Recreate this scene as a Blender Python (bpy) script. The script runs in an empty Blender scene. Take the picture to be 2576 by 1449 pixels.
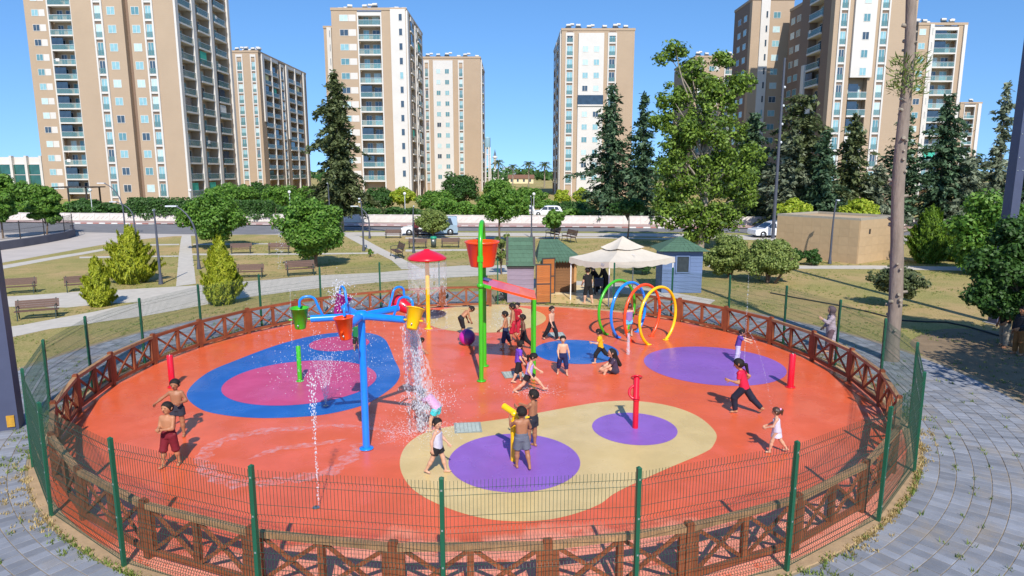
import bpy, bmesh, math, random
import numpy as np
from mathutils import Vector, Matrix
random.seed(7); RNG = np.random.default_rng(7)
sc = bpy.context.scene; COL = sc.collection
PI = math.pi; R = math.radians

# ------------------------------------------------------------ camera, world, sun, exposure
IW, IH, FOC, HOR, CAMH = 2576.0, 1449.0, 1690.0, 429.0, 6.2
PITCH = math.atan((IH/2-HOR)/FOC)
cam = bpy.data.cameras.new('camera'); cam.sensor_width = 36; cam.lens = 36*FOC/IW
cam.clip_start = .1; cam.clip_end = 6000
co = bpy.data.objects.new('camera', cam); COL.objects.link(co)
co.location = (0, 0, CAMH); co.rotation_euler = (PI/2-PITCH, 0, 0); sc.camera = co

SUN_AZ, SUN_EL = -8.0, 43.0        # shadows run ahead of the camera and a little to the left
world = bpy.data.worlds.new('World'); sc.world = world; world.use_nodes = True
nt = world.node_tree; bg = nt.nodes['Background']
sky = nt.nodes.new('ShaderNodeTexSky'); sky.sky_type = 'NISHITA'; sky.sun_disc = False
sky.sun_elevation = R(SUN_EL); sky.sun_rotation = R(180+SUN_AZ)
sky.altitude = 100; sky.air_density = 1.0; sky.dust_density = 0.2; sky.ozone_density = 3.0
hs = nt.nodes.new('ShaderNodeHueSaturation'); hs.inputs['Saturation'].default_value = 1.22
hs.inputs['Hue'].default_value = .503
# the air is very clear: the blue of the upper sky reaches far down towards the horizon
wtc = nt.nodes.new('ShaderNodeTexCoord'); wmu = nt.nodes.new('ShaderNodeVectorMath'); wmu.operation = 'MULTIPLY_ADD'
wmu.inputs[1].default_value = (1, 1, .8); wmu.inputs[2].default_value = (0, 0, .16)
nt.links.new(wtc.outputs['Generated'], wmu.inputs[0]); nt.links.new(wmu.outputs[0], sky.inputs['Vector'])
nt.links.new(sky.outputs[0], hs.inputs['Color']); nt.links.new(hs.outputs[0], bg.inputs['Color'])
bg.inputs['Strength'].default_value = 0.145
sl = bpy.data.lights.new('sun', 'SUN'); sl.energy = 4.2; sl.angle = R(.53); sl.color = (1, .95, .87)
so = bpy.data.objects.new('sun', sl); COL.objects.link(so)
sd = Vector((math.sin(R(SUN_AZ))*math.cos(R(SUN_EL)), math.cos(R(SUN_AZ))*math.cos(R(SUN_EL)), -math.sin(R(SUN_EL))))
so.rotation_euler = sd.to_track_quat('-Z', 'Y').to_euler(); so.location = (10, -30, 40)
sc.view_settings.view_transform = 'Standard'; sc.view_settings.look = 'None'
sc.view_settings.exposure = 0.42; sc.view_settings.gamma = 1

# ------------------------------------------------------------ survey helpers: sighted points turned into metres on the site
def ray(px, py):
    x = (px-IW/2)/FOC; y = (IH/2-py)/FOC
    return x, math.cos(PITCH)+y*math.sin(PITCH), y*math.cos(PITCH)-math.sin(PITCH)
def gp(px, py, z=0.0):
    d = ray(px, py); t = (z-CAMH)/d[2]
    return Vector((d[0]*t, d[1]*t, z))
def xz(px, py, Y):
    d = ray(px, py); return d[0]/d[1]*Y, CAMH+d[2]/d[1]*Y
def zat(px, pyb, pyt):
    g = gp(px, pyb); d = ray(px, pyt); return CAMH+d[2]/d[1]*g.y

# ------------------------------------------------------------ scene helpers
def tag(o, label=None, cat=None, group=None, kind=None):
    if label: o['label'] = label
    if cat: o['category'] = cat
    if group: o['group'] = group
    if kind: o['kind'] = kind
    return o
def empty(name, loc=(0, 0, 0), rz=0, label=None, cat=None, group=None):
    o = bpy.data.objects.new(name, None); COL.objects.link(o); o.empty_display_size = .2
    o.location = loc; o.rotation_euler = (0, 0, rz); return tag(o, label, cat, group)
def obj(name, me, parent=None, loc=None, rz=None, M=None):
    o = bpy.data.objects.new(name, me); COL.objects.link(o)
    if parent: o.parent = parent
    if M is not None: o.matrix_basis = M
    if loc is not None: o.location = loc
    if rz is not None: o.rotation_euler = (0, 0, rz)
    return o
def fastmesh(name, V, F, mats, midx=None, smooth=False):
    V = np.asarray(V, np.float32); F = np.asarray(F, np.int32); m, k = F.shape
    me = bpy.data.meshes.new(name)
    me.vertices.add(len(V)); me.vertices.foreach_set('co', V.ravel())
    me.loops.add(m*k); me.loops.foreach_set('vertex_index', F.ravel())
    me.polygons.add(m); me.polygons.foreach_set('loop_start', np.arange(0, m*k, k, dtype=np.int32))
    me.polygons.foreach_set('loop_total', np.full(m, k, np.int32))
    for mt in (mats if isinstance(mats, (list, tuple)) else [mats]): me.materials.append(mt)
    if midx is not None: me.polygons.foreach_set('material_index', np.asarray(midx, np.int32))
    if smooth: me.polygons.foreach_set('use_smooth', np.ones(m, bool))
    me.update(calc_edges=True); me.validate(); return me

class MB:
    """collects shapes into one mesh"""
    def __init__(s): s.v = []; s.f = []; s.m = []; s.sm = []; s.cur = 0
    def add(s, vs, fs, smooth=False):
        n = len(s.v); s.v += [tuple(v) for v in vs]
        for f in fs: s.f.append(tuple(i+n for i in f)); s.m.append(s.cur); s.sm.append(smooth)
        return s
    def box(s, x0, x1, y0, y1, z0, z1):
        return s.add([(x0,y0,z0),(x1,y0,z0),(x1,y1,z0),(x0,y1,z0),(x0,y0,z1),(x1,y0,z1),(x1,y1,z1),(x0,y1,z1)],
              [(0,3,2,1),(4,5,6,7),(0,1,5,4),(1,2,6,5),(2,3,7,6),(3,0,4,7)])
    def bar(s, a, b, w, h, up=(0,0,1)):
        a = Vector(a); b = Vector(b); d = (b-a).normalized(); u = Vector(up)
        if abs(d.dot(u)) > .99: u = Vector((0,1,0))
        x = d.cross(u).normalized(); y = x.cross(d)
        x *= w/2; y *= h/2
        return s.add([a-x-y,a+x-y,a+x+y,a-x+y,b-x-y,b+x-y,b+x+y,b-x+y],
              [(0,3,2,1),(4,5,6,7),(0,1,5,4),(1,2,6,5),(2,3,7,6),(3,0,4,7)])
    def tube(s, pts, rad, n=10, cap=True, smooth=True):
        pts = [Vector(p) for p in pts]; k = len(pts)
        rs = rad if isinstance(rad, (list, tuple)) else [rad]*k
        vs = []; px = None
        for i, p in enumerate(pts):
            t = (pts[min(i+1,k-1)]-pts[max(i-1,0)]).normalized()
            if px is None:
                u = Vector((0,0,1)) if abs(t.z) < .9 else Vector((1,0,0))
                px = u.cross(t).normalized()
            px = (px-t*px.dot(t)).normalized(); py = t.cross(px)
            for j in range(n):
                a = 2*PI*j/n; vs.append(p+(px*math.cos(a)+py*math.sin(a))*rs[i])
        fs = [(i*n+j, i*n+(j+1)%n, (i+1)*n+(j+1)%n, (i+1)*n+j) for i in range(k-1) for j in range(n)]
        s.add(vs, fs, smooth)
        if cap: s.add(vs[:n], [tuple(range(n))[::-1]]); s.add(vs[-n:], [tuple(range(n))])
        return s
    def lathe(s, prof, n=24, c=(0,0,0), smooth=True, M=None):
        vs = []; c = Vector(c)
        for r_, z in prof:
            for j in range(n):
                a = 2*PI*j/n; p = Vector((r_*math.cos(a), r_*math.sin(a), z))
                vs.append((M @ p if M else p)+c)
        k = len(prof)
        return s.add(vs, [(i*n+j, i*n+(j+1)%n, (i+1)*n+(j+1)%n, (i+1)*n+j) for i in range(k-1) for j in range(n)], smooth)
    def ball(s, c, r_, n=10, sc3=(1,1,1)):
        m = max(4, n//2); pr = [(math.sin(PI*i/m)*1.0+(1e-4 if i in (0,m) else 0), -math.cos(PI*i/m)) for i in range(m+1)]
        vs = []
        for a_, z in pr:
            for j in range(n):
                t = 2*PI*j/n
                vs.append((c[0]+a_*math.cos(t)*r_*sc3[0], c[1]+a_*math.sin(t)*r_*sc3[1], c[2]+z*r_*sc3[2]))
        return s.add(vs, [(i*n+j, i*n+(j+1)%n, (i+1)*n+(j+1)%n, (i+1)*n+j) for i in range(m) for j in range(n)], True)
    def prism(s, poly, z0, z1):
        n = len(poly); vs = [(p[0],p[1],z0) for p in poly]+[(p[0],p[1],z1) for p in poly]
        return s.add(vs, [tuple(range(n))[::-1], tuple(range(n,2*n))]+[(i,(i+1)%n,n+(i+1)%n,n+i) for i in range(n)])
    def mesh(s, name, mats):
        me = bpy.data.meshes.new(name); me.from_pydata(s.v, [], s.f)
        for mt in (mats if isinstance(mats, (list, tuple)) else [mats]): me.materials.append(mt)
        me.polygons.foreach_set('material_index', s.m); me.polygons.foreach_set('use_smooth', s.sm); me.update(); return me
    def build(s, name, mats, parent=None, **k): return obj(name, s.mesh(name, mats), parent, **k)

# ------------------------------------------------------------ materials
def lin(h):
    c = [int(h[i:i+2], 16)/255 for i in (0, 2, 4)]
    return tuple(x/12.92 if x <= .04045 else ((x+.055)/1.055)**2.4 for x in c)
MC = {}
def mat(name, col, rough=.6, metal=0, var=.12, scale=6, bump=0, bscale=40, spec=.5, coat=0, island=0, stretch=None, obj_rand=0):
    """procedural surface: base colour broken by noise, optional relief and per-piece variation"""
    if name in MC: return MC[name]
    m = bpy.data.materials.new(name); m.use_nodes = True; MC[name] = m
    n = m.node_tree.nodes; l = m.node_tree.links; b = n['Principled BSDF']
    if isinstance(col, str): col = lin(col)
    tc = n.new('ShaderNodeTexCoord'); src = tc.outputs['Object']
    if stretch:
        mp = n.new('ShaderNodeMapping'); mp.inputs['Scale'].default_value = stretch; l.new(src, mp.inputs[0]); src = mp.outputs[0]
    nz = n.new('ShaderNodeTexNoise'); nz.inputs['Scale'].default_value = scale; nz.inputs['Detail'].default_value = 5; nz.inputs['Roughness'].default_value = .62
    l.new(src, nz.inputs['Vector'])
    mr = n.new('ShaderNodeMapRange'); mr.inputs[1].default_value = .25; mr.inputs[2].default_value = .75
    mr.inputs[3].default_value = 1-var; mr.inputs[4].default_value = 1+var; l.new(nz.outputs[0], mr.inputs[0])
    fac = mr.outputs[0]
    if island or obj_rand:
        if island: gi = n.new('ShaderNodeNewGeometry'); ro = gi.outputs['Random Per Island']; amt = island
        else: gi = n.new('ShaderNodeObjectInfo'); ro = gi.outputs['Random']; amt = obj_rand
        m2 = n.new('ShaderNodeMapRange'); m2.inputs[3].default_value = 1-amt; m2.inputs[4].default_value = 1+amt
        l.new(ro, m2.inputs[0]); mu = n.new('ShaderNodeMath'); mu.operation = 'MULTIPLY'
        l.new(fac, mu.inputs[0]); l.new(m2.outputs[0], mu.inputs[1]); fac = mu.outputs[0]
    vm = n.new('ShaderNodeVectorMath'); vm.operation = 'SCALE'; vm.inputs[0].default_value = col[:3]
    l.new(fac, vm.inputs['Scale']); l.new(vm.outputs[0], b.inputs['Base Color'])
    b.inputs['Roughness'].default_value = rough; b.inputs['Metallic'].default_value = metal
    b.inputs['Specular IOR Level'].default_value = spec; b.inputs['Coat Weight'].default_value = coat
    if bump:
        n2 = n.new('ShaderNodeTexNoise'); n2.inputs['Scale'].default_value = bscale; n2.inputs['Detail'].default_value = 4; l.new(src, n2.inputs['Vector'])
        bp = n.new('ShaderNodeBump'); bp.inputs['Strength'].default_value = bump; bp.inputs['Distance'].default_value = .02
        l.new(n2.outputs[0], bp.inputs['Height']); l.new(bp.outputs[0], b.inputs['Normal'])
    return m
def leafmat(name, c0, c1, trans=.3, rough=.55):
    if name in MC: return MC[name]
    m = bpy.data.materials.new(name); m.use_nodes = True; MC[name] = m
    n = m.node_tree.nodes; l = m.node_tree.links; b = n['Principled BSDF']; out = n['Material Output']
    g = n.new('ShaderNodeNewGeometry'); rp = n.new('ShaderNodeValToRGB')
    rp.color_ramp.elements[0].color = (*(lin(c0) if isinstance(c0, str) else c0), 1); rp.color_ramp.elements[1].color = (*(lin(c1) if isinstance(c1, str) else c1), 1)
    l.new(g.outputs['Random Per Island'], rp.inputs[0]); l.new(rp.outputs[0], b.inputs['Base Color'])
    b.inputs['Roughness'].default_value = rough; b.inputs['Specular IOR Level'].default_value = .35
    t = n.new('ShaderNodeBsdfTranslucent'); l.new(rp.outputs[0], t.inputs[0])
    mx = n.new('ShaderNodeMixShader'); mx.inputs[0].default_value = trans
    l.new(b.outputs[0], mx.inputs[1]); l.new(t.outputs[0], mx.inputs[2]); l.new(mx.outputs[0], out.inputs[0])
    return m
def glassmat(name, col, rough=.05, alpha=.35, spec=.6):
    """tinted, see-through sheet"""
    if name in MC: return MC[name]
    m = bpy.data.materials.new(name); m.use_nodes = True; MC[name] = m
    b = m.node_tree.nodes['Principled BSDF']; b.inputs['Base Color'].default_value = (*(lin(col) if isinstance(col, str) else col), 1)
    b.inputs['Roughness'].default_value = rough; b.inputs['Alpha'].default_value = alpha; b.inputs['Specular IOR Level'].default_value = spec
    return m
# ------------------------------------------------------------ ground
CX, CY = -.8, 19.60            # centre of the splash pad
R_PAD, R_WOOD, R_MESH = 11.05, 10.87, 11.23
def node_mix(n, l, fac, a, b):
    mx = n.new('ShaderNodeMix'); mx.data_type = 'RGBA'
    l.new(fac, mx.inputs[0])
    for s, i in ((a, 6), (b, 7)):
        if isinstance(s, tuple): mx.inputs[i].default_value = (*s, 1)
        else: l.new(s, mx.inputs[i])
    return mx.outputs[2]
def lawn_material():
    m = bpy.data.materials.new('dry_lawn'); m.use_nodes = True; n = m.node_tree.nodes; l = m.node_tree.links; b = n['Principled BSDF']
    tc = n.new('ShaderNodeTexCoord')
    def noise(s, d=6, rg=.65):
        z = n.new('ShaderNodeTexNoise'); z.inputs['Scale'].default_value = s; z.inputs['Detail'].default_value = d; z.inputs['Roughness'].default_value = rg
        l.new(tc.outputs['Object'], z.inputs['Vector']); return z.outputs[0]
    def ramp(src, a, b_):
        r_ = n.new('ShaderNodeMapRange'); r_.inputs[1].default_value = a; r_.inputs[2].default_value = b_; l.new(src, r_.inputs[0]); return r_.outputs[0]
    c = node_mix(n, l, ramp(noise(.16), .42, .60), lin('88874a'), lin('b09468'))
    c = node_mix(n, l, ramp(noise(.9), .5, .72), c, lin('67753a'))
    c = node_mix(n, l, ramp(noise(14), .42, .7), c, lin('c4ac78'))
    c = node_mix(n, l, ramp(noise(60, 3), .5, .8), c, lin('57602c'))
    l.new(c, b.inputs['Base Color']); b.inputs['Roughness'].default_value = .95; b.inputs['Specular IOR Level'].default_value = .1
    bp = n.new('ShaderNodeBump'); bp.inputs['Strength'].default_value = .8; bp.inputs['Distance'].default_value = .05
    l.new(noise(40, 5), bp.inputs['Height']); l.new(bp.outputs[0], b.inputs['Normal']); return m
M_LAWN = lawn_material()
def sheet(name, poly, z, m, kind='structure', parent=None):
    """flat piece of ground as a triangulated sheet"""
    bm = bmesh.new(); vs = [bm.verts.new((p[0], p[1], z)) for p in poly]
    f = bm.faces.new(vs); f.normal_update()
    if f.normal.z < 0: f.normal_flip()
    bmesh.ops.triangulate(bm, faces=[f]); me = bpy.data.meshes.new(name); bm.to_mesh(me); bm.free(); me.materials.append(m)
    o = obj(name, me, parent)
    if kind and not parent: o['kind'] = kind
    return o
sheet('ground', [(-1800, -40), (1800, -40), (1800, 3600), (-1800, 3600)], 0, M_LAWN)

M_PATH = mat('path_concrete', 'b9b1a4', .9, var=.13, scale=2.2, bump=.25, bscale=60)
M_PLAZA = mat('plaza_concrete', 'b4aaa0', .9, var=.12, scale=.6, bump=.2)
M_ROAD = mat('asphalt', (.17, .165, .165), .9, var=.2, scale=.8, bump=.2)
M_WALK = mat('red_pavement', 'b0958c', .9, var=.15, scale=1.5)
M_VERGE = mat('weedy_verge', '8d8a4a', .95, var=.4, scale=3)
def px_poly(pts, k=6, closed=True):
    """smooth outline through sighted points"""
    P = [gp(*p) for p in pts]; out = []; n = len(P)
    for i in range(n):
        p0, p1, p2, p3 = P[(i-1) % n], P[i], P[(i+1) % n], P[(i+2) % n]
        for j in range(k):
            t = j/k
            out.append(.5*((2*p1)+(p2-p0)*t+(2*p0-5*p1+4*p2-p3)*t*t+(3*p1-p0-3*p2+p3)*t**3))
    return out
def flat(name, pts, z, m): return sheet(name, [gp(*p) for p in pts], z, m)
flat('plaza', [(-700, 700), (-300, 690), (6, 661), (140, 637), (250, 617), (364, 601), (440, 594), (620, 590), (900, 592), (900, 575), (500, 568), (190, 561), (-700, 551)], .004, M_PLAZA)
flat('road', [(-500, 555), (190, 562), (600, 567), (1040, 572), (1640, 574), (3300, 584), (3300, 607), (1640, 583), (1040, 581), (640, 590), (430, 589), (190, 584), (-500, 590)], .009, M_ROAD)
flat('pavement', [(-500, 546), (0, 556), (900, 562), (1640, 566), (3300, 575), (3300, 584), (1640, 574), (1040, 572), (600, 567), (190, 562), (-500, 555)], .10, M_WALK)
flat('verge', [(850, 581), (1040, 581.5), (1640, 583.5), (3300, 607.5), (3300, 614), (1640, 587), (1040, 584), (850, 584)], .016, M_VERGE)
flat('pavement', [(840, 584.4), (1040, 584.4), (1640, 587.4), (3300, 615), (3300, 640), (1900, 604), (1640, 595), (1040, 594), (840, 594)], .008, M_PATH)
# painted kerb stones along the far pavement
kerb = empty('kerb', (0, 0, 0)); kerb['kind'] = 'structure'
ka, kb = gp(190, 562.4), gp(1800, 575.2); kn = 96
M_KW = mat('kerb_white', 'd8d4cc', .8); M_KR = mat('kerb_red', 'a8746a', .85)
kd = (kb-ka)/kn; kme = []
for mm in (M_KW, M_KR):
    q = MB(); q.box(0, kd.length-.012, -.16, -.005, 0, .135); kme.append(q.mesh('kerb_stone', mm))
for i in range(kn): obj('kerb_stone', kme[i % 2], kerb, loc=ka+kd*i, rz=math.atan2(kd.y, kd.x))
# park paths
flat('path', [(-80, 868), (37, 847), (124, 828), (202, 818), (258, 809), (358, 796), (436, 782), (515, 767), (624, 748), (733, 733), (857, 719), (1030, 704), (1160, 697), (1280, 689), (1280, 667), (1160, 668), (1025, 679), (950, 686), (795, 693), (671, 704), (602, 709), (500, 718), (442, 721), (286, 730), (218, 732), (100, 741), (-80, 752), (-80, 780), (22, 772), (168, 774), (218, 769), (290, 763), (358, 760), (300, 771), (233, 785), (149, 800), (60, 817), (-80, 838)], .006, M_PATH)
flat('path', [(443, 720.5), (493, 714), (488, 670), (483, 632), (481, 603), (480, 591.5), (458, 591.5), (455, 603), (450, 640)], .010, M_PATH)
flat('path', [(200, 646), (300, 644), (449, 643), (449.5, 646), (300, 648), (200, 650)], .007, M_PATH)
flat('path', [(6, 668), (140, 645), (210, 634), (300, 619), (372, 614.6), (451, 613.5), (451, 616.5), (380, 618), (300, 623), (210, 640), (140, 652), (6, 677)], .007, M_PATH)
flat('path', [(485, 613.5), (700, 612), (700, 614.5), (485, 616)], .007, M_PATH)
flat('path', [(484, 638), (600, 638), (800, 637), (948, 635), (948, 638.5), (800, 640.5), (600, 642), (484, 642)], .007, M_PATH)
flat('path', [(868, 594.3), (903, 594.3), (950, 620), (1000, 645), (1040, 665), (1060, 676), (1010, 677.5), (985, 655), (930, 628)], .012, M_PATH)
flat('path', [(1020, 597), (1500, 596), (1700, 600), (1700, 603), (1500, 599.5), (1020, 601)], .007, M_PATH)
flat('path', [(1020, 628), (1270, 626), (1270, 630), (1020, 633)], .007, M_PATH)
flat('path', [(1780, 663), (2000, 668), (2200, 668), (2470, 672), (2700, 676), (2700, 686), (2470, 682), (2200, 677), (2000, 676), (1780, 671)], .006, M_PATH)
flat('path', [(1330, 702), (1560, 712), (1800, 755), (1780, 770), (1540, 735), (1330, 722)], .006, M_PATH)
# bare earth under the right-hand trees
M_EARTH = mat('bare_earth', '7e6a50', .98, var=.3, scale=1.3, bump=.6, bscale=18)
sheet('bare_earth', px_poly([(2290, 860), (2360, 830), (2480, 830), (2640, 860), (2800, 960), (2700, 1120), (2576, 1090), (2480, 1010), (2400, 960), (2330, 900)]), .005, M_EARTH)
# ------------------------------------------------------------ splash pad surfacing
def rubber(name, wet, dry):
    m = bpy.data.materials.new(name); m.use_nodes = True; n = m.node_tree.nodes; l = m.node_tree.links; b = n['Principled BSDF']
    tc = n.new('ShaderNodeTexCoord')
    def noise(s, d=5, rg=.6):
        z = n.new('ShaderNodeTexNoise'); z.inputs['Scale'].default_value = s; z.inputs['Detail'].default_value = d; z.inputs['Roughness'].default_value = rg
        l.new(tc.outputs['Object'], z.inputs['Vector']); return z.outputs[0]
    def rng(src, a, b_, c=0., d=1.):
        r_ = n.new('ShaderNodeMapRange'); r_.interpolation_type = 'SMOOTHSTEP'
        for i, q in enumerate((a, b_, c, d)): r_.inputs[i+1].default_value = q
        l.new(src, r_.inputs[0]); return r_.outputs[0]
    def mth(op, a, b_):
        q = n.new('ShaderNodeMath'); q.operation = op
        for i, s in enumerate((a, b_)):
            if isinstance(s, (int, float)): q.inputs[i].default_value = s
            else: l.new(s, q.inputs[i])
        return q.outputs[0]
    # water lies in the middle, the rim towards the street dries first
    ds = n.new('ShaderNodeVectorMath'); ds.operation = 'DISTANCE'; l.new(tc.outputs['Object'], ds.inputs[0]); ds.inputs[1].default_value = (-2.2, 21.2, 0)
    sx = n.new('ShaderNodeSeparateXYZ'); l.new(tc.outputs['Object'], sx.inputs[0])
    front = rng(mth('ADD', sx.outputs[1], mth('MULTIPLY', sx.outputs[0], -.10)), 12.1, 9.2)
    dryness = mth('ADD', mth('ADD', front, mth('MULTIPLY', rng(ds.outputs['Value'], 11.0, 13.2), .55)), mth('MULTIPLY', mth('SUBTRACT', noise(.75), .5), 1.3))
    dryness = rng(dryness, .34, .66)
    spots = rng(noise(3.2, 3), .60, .64); dryness = mth('MULTIPLY', dryness, mth('SUBTRACT', 1., mth('MULTIPLY', spots, .7)))
    c = node_mix(n, l, dryness, wet, dry)
    v = rng(noise(1.1), .3, .7, .9, 1.08); g = rng(noise(170, 2), .3, .7, .88, 1.12); v = mth('MULTIPLY', v, g)
    sp = n.new('ShaderNodeVectorMath'); sp.operation = 'SCALE'; l.new(c, sp.inputs[0]); l.new(v, sp.inputs['Scale']); l.new(sp.outputs[0], b.inputs['Base Color'])
    film = rng(noise(.55, 3), .36, .58)
    ro = mth('ADD', mth('MULTIPLY', mth('SUBTRACT', 1., film), .26), .19)
    ro = mth('ADD', mth('MULTIPLY', ro, mth('SUBTRACT', 1., dryness)), mth('MULTIPLY', dryness, .75)); l.new(ro, b.inputs['Roughness'])
    b.inputs['Specular IOR Level'].default_value = .4
    bp = n.new('ShaderNodeBump'); bp.inputs['Strength'].default_value = .12; bp.inputs['Distance'].default_value = .01
    l.new(noise(120, 3), bp.inputs['Height']); l.new(bp.outputs[0], b.inputs['Normal']); return m
K = 1.0
M_OR = rubber('rubber_orange', (.68, .115, .042), (.78, .27, .17))
M_SA = rubber('rubber_sand', (.60, .44, .19), (.70, .56, .33))
M_BL = rubber('rubber_blue', (.012, .115, .40), (.05, .20, .48))
M_PU = rubber('rubber_purple', (.25, .11, .43), (.31, .18, .48))
M_PK = rubber('rubber_pink', (.53, .062, .17), (.6, .16, .28))
def circ(r_, n=160, c=(CX, CY)): return [(c[0]+r_*math.cos(2*PI*i/n), c[1]+r_*math.sin(2*PI*i/n)) for i in range(n)]
def ell(x0, x1, y0, y1, n=72):
    """round colour field sighted by its extremes"""
    L, Rr = gp((x0+x1)/2, y0), gp((x0+x1)/2, y1); cy = (L.y+Rr.y)/2; ry = (L.y-Rr.y)/2
    # widest sighted row
    best = None
    ym = (y0+y1)/2+(y1-y0)*.04
    a, b_ = gp(x0, ym), gp(x1, ym); cx = (a.x+b_.x)/2; rx = (b_.x-a.x)/2
    return [(cx+rx*math.cos(2*PI*i/n), cy+ry*math.sin(2*PI*i/n)) for i in range(n)]
ZP = .020
sheet('splash_pad', circ(R_PAD), .012, M_OR)
sheet('entrance_surface', [gp(*p) for p in [(1345, 763), (1400, 764.5), (1470, 768), (1530, 771), (1560, 745), (1540, 725), (1440, 718), (1345, 720)]], .037, M_SA)
sheet('blue_surface', px_poly([(470, 990), (520, 940), (600, 905), (700, 868), (790, 845), (860, 837), (930, 839), (965, 852), (980, 875), (992, 905), (1006, 935), (1000, 960), (975, 985), (920, 1018), (840, 1040), (760, 1050), (650, 1053), (560, 1045), (500, 1028)]), .016, M_BL)
sheet('pink_surface', ell(558, 937, 908, 1022), ZP, M_PK)
sheet('pink_surface', ell(778, 926, 847, 885), ZP, M_PK)
sheet('sand_surface', px_poly([(1006, 1174), (1020, 1125), (1065, 1092), (1133, 1074), (1288, 1052), (1354, 1040), (1440, 1024), (1519, 1012), (1599, 1010), (1688, 1023), (1756, 1049), (1800, 1089), (1795, 1121), (1768, 1142), (1666, 1186), (1555, 1238), (1505, 1272), (1422, 1301), (1333, 1313), (1223, 1307), (1116, 1276), (1036, 1230)]), .016, M_SA)
sheet('purple_surface', ell(1126, 1462, 1093, 1241), ZP, M_PU)
sheet('purple_surface', ell(1492, 1705, 1040, 1122), ZP, M_PU)
sheet('purple_surface', ell(1629, 1978, 873, 972), .016, M_PU)
sheet('blue_surface', ell(1344, 1558, 856, 917), .016, M_BL)
sheet('sand_surface', ell(1065, 1375, 768, 838), .016, M_SA)
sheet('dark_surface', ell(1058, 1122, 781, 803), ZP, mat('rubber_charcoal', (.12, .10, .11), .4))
# kerb ring of concrete round the surfacing
q = MB(); n_ = 150
ring = [[(CX+r_*math.cos(2*PI*i/n_), CY+r_*math.sin(2*PI*i/n_), z) for i in range(n_)] for r_, z in ((R_PAD, .013), (R_PAD+.02, .035), (R_MESH+.07, .035), (R_MESH+.1, .002))]
q.add(sum(ring, []), [(k*n_+i, k*n_+(i+1) % n_, (k+1)*n_+(i+1) % n_, (k+1)*n_+i)[::-1] for k in range(3) for i in range(n_)])
q.build('kerb_ring', mat('kerb_ring_soil', 'a58a68', .95, var=.25, scale=3, bump=.5))['kind'] = 'structure'
# ------------------------------------------------------------ grey block paving round the pad
pav = empty('paving'); pav['kind'] = 'structure'
M_PAVE = mat('paving_block', '7d8087', .85, var=.16, scale=3, bump=.35, bscale=90, obj_rand=.24)
M_PAVI = mat('paving_block_far', '7d8087', .85, var=.16, scale=3, island=.24)
q = MB(); n_ = 160; gap0, gap1 = R(59), R(90)
for i in range(n_):
    a0, a1 = gap1+(2*PI-gap1+gap0)*i/n_, gap1+(2*PI-gap1+gap0)*(i+1)/n_
    q.add([(CX+r_*math.cos(a), CY+r_*math.sin(a), .024) for r_, a in ((R_MESH+.09, a0), (14.9, a0), (14.9, a1), (R_MESH+.09, a1))], [(0, 1, 2, 3)])
q.build('paving_bed', mat('paving_joint_sand', '8c7c62', .95, var=.25, scale=5), pav)
pieces = []; r0 = R_MESH+.13; rw = .30
for row in range(11):
    ra, rb = r0+row*rw+.006, r0+(row+1)*rw-.006
    nb = int(2*PI*ra/.20); off = random.random()
    for k in range(nb):
        a0 = 2*PI*(k+off)/nb; da = 2*PI/nb-.011/ra; am = a0+da/2
        x, y = CX+(ra+rb)/2*math.cos(am), CY+(ra+rb)/2*math.sin(am)
        if y < 7.0 or gap0-.02 < (am % (2*PI)) < gap1+.02: continue
        depth = y; u = abs(x)/max(y, 1)
        vis = u < .80 and random.random() > .02
        pieces.append((depth if vis and depth > 8 else 99+depth, row, ra, rb, a0, da, random.uniform(-.003, .003)))
pieces.sort()
def block(q, ra, rb, a0, da, dz):
    z0, z1, e = .0046, .034+dz, .006; A = [a0, a0+da]; t = random.uniform(-.0025, .0025)
    def pt(r_, a, z): return (CX+r_*math.cos(a), CY+r_*math.sin(a), z)
    ea = e/ra
    vs = [pt(ra, A[0], z0), pt(rb, A[0], z0), pt(rb, A[1], z0), pt(ra, A[1], z0),
          pt(ra, A[0], z1-e), pt(rb, A[0], z1-e), pt(rb, A[1], z1-e), pt(ra, A[1], z1-e),
          pt(ra+e, A[0]+ea, z1+t), pt(rb-e, A[0]+ea, z1), pt(rb-e, A[1]-ea, z1-t), pt(ra+e, A[1]-ea, z1)]
    q.add(vs, [(8, 9, 10, 11), (4, 5, 9, 8), (5, 6, 10, 9), (6, 7, 11, 10), (7, 4, 8, 11), (0, 1, 5, 4), (1, 2, 6, 5), (2, 3, 7, 6), (3, 0, 4, 7)])
for m_ in (M_PAVE, M_PAVI):
    n_ = m_.node_tree.nodes; l_ = m_.node_tree.links; b_ = n_['Principled BSDF']; src = b_.inputs['Base Color'].links[0].from_socket
    tc_ = n_.new('ShaderNodeTexCoord'); dz_ = n_.new('ShaderNodeTexNoise'); dz_.inputs['Scale'].default_value = .9; dz_.inputs['Detail'].default_value = 7; dz_.inputs['Roughness'].default_value = .7
    l_.new(tc_.outputs['Object'], dz_.inputs['Vector']); mr_ = n_.new('ShaderNodeMapRange'); mr_.inputs[1].default_value = .5; mr_.inputs[2].default_value = .75; mr_.inputs[4].default_value = .6; l_.new(dz_.outputs[0], mr_.inputs[0])
    l_.new(node_mix(n_, l_, mr_.outputs[0], src, lin('9a8a72')), b_.inputs['Base Color'])
rest = MB()
for i, (dep, row, ra, rb, a0, da, dz) in enumerate(pieces):
    if i < 300: q = MB(); block(q, ra, rb, a0, da, dz); q.build('paving_block', M_PAVE, pav)
    else: block(rest, ra, rb, a0, da, dz)
o = rest.build('paving_blocks', M_PAVI, pav); o['kind'] = 'stuff'

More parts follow.
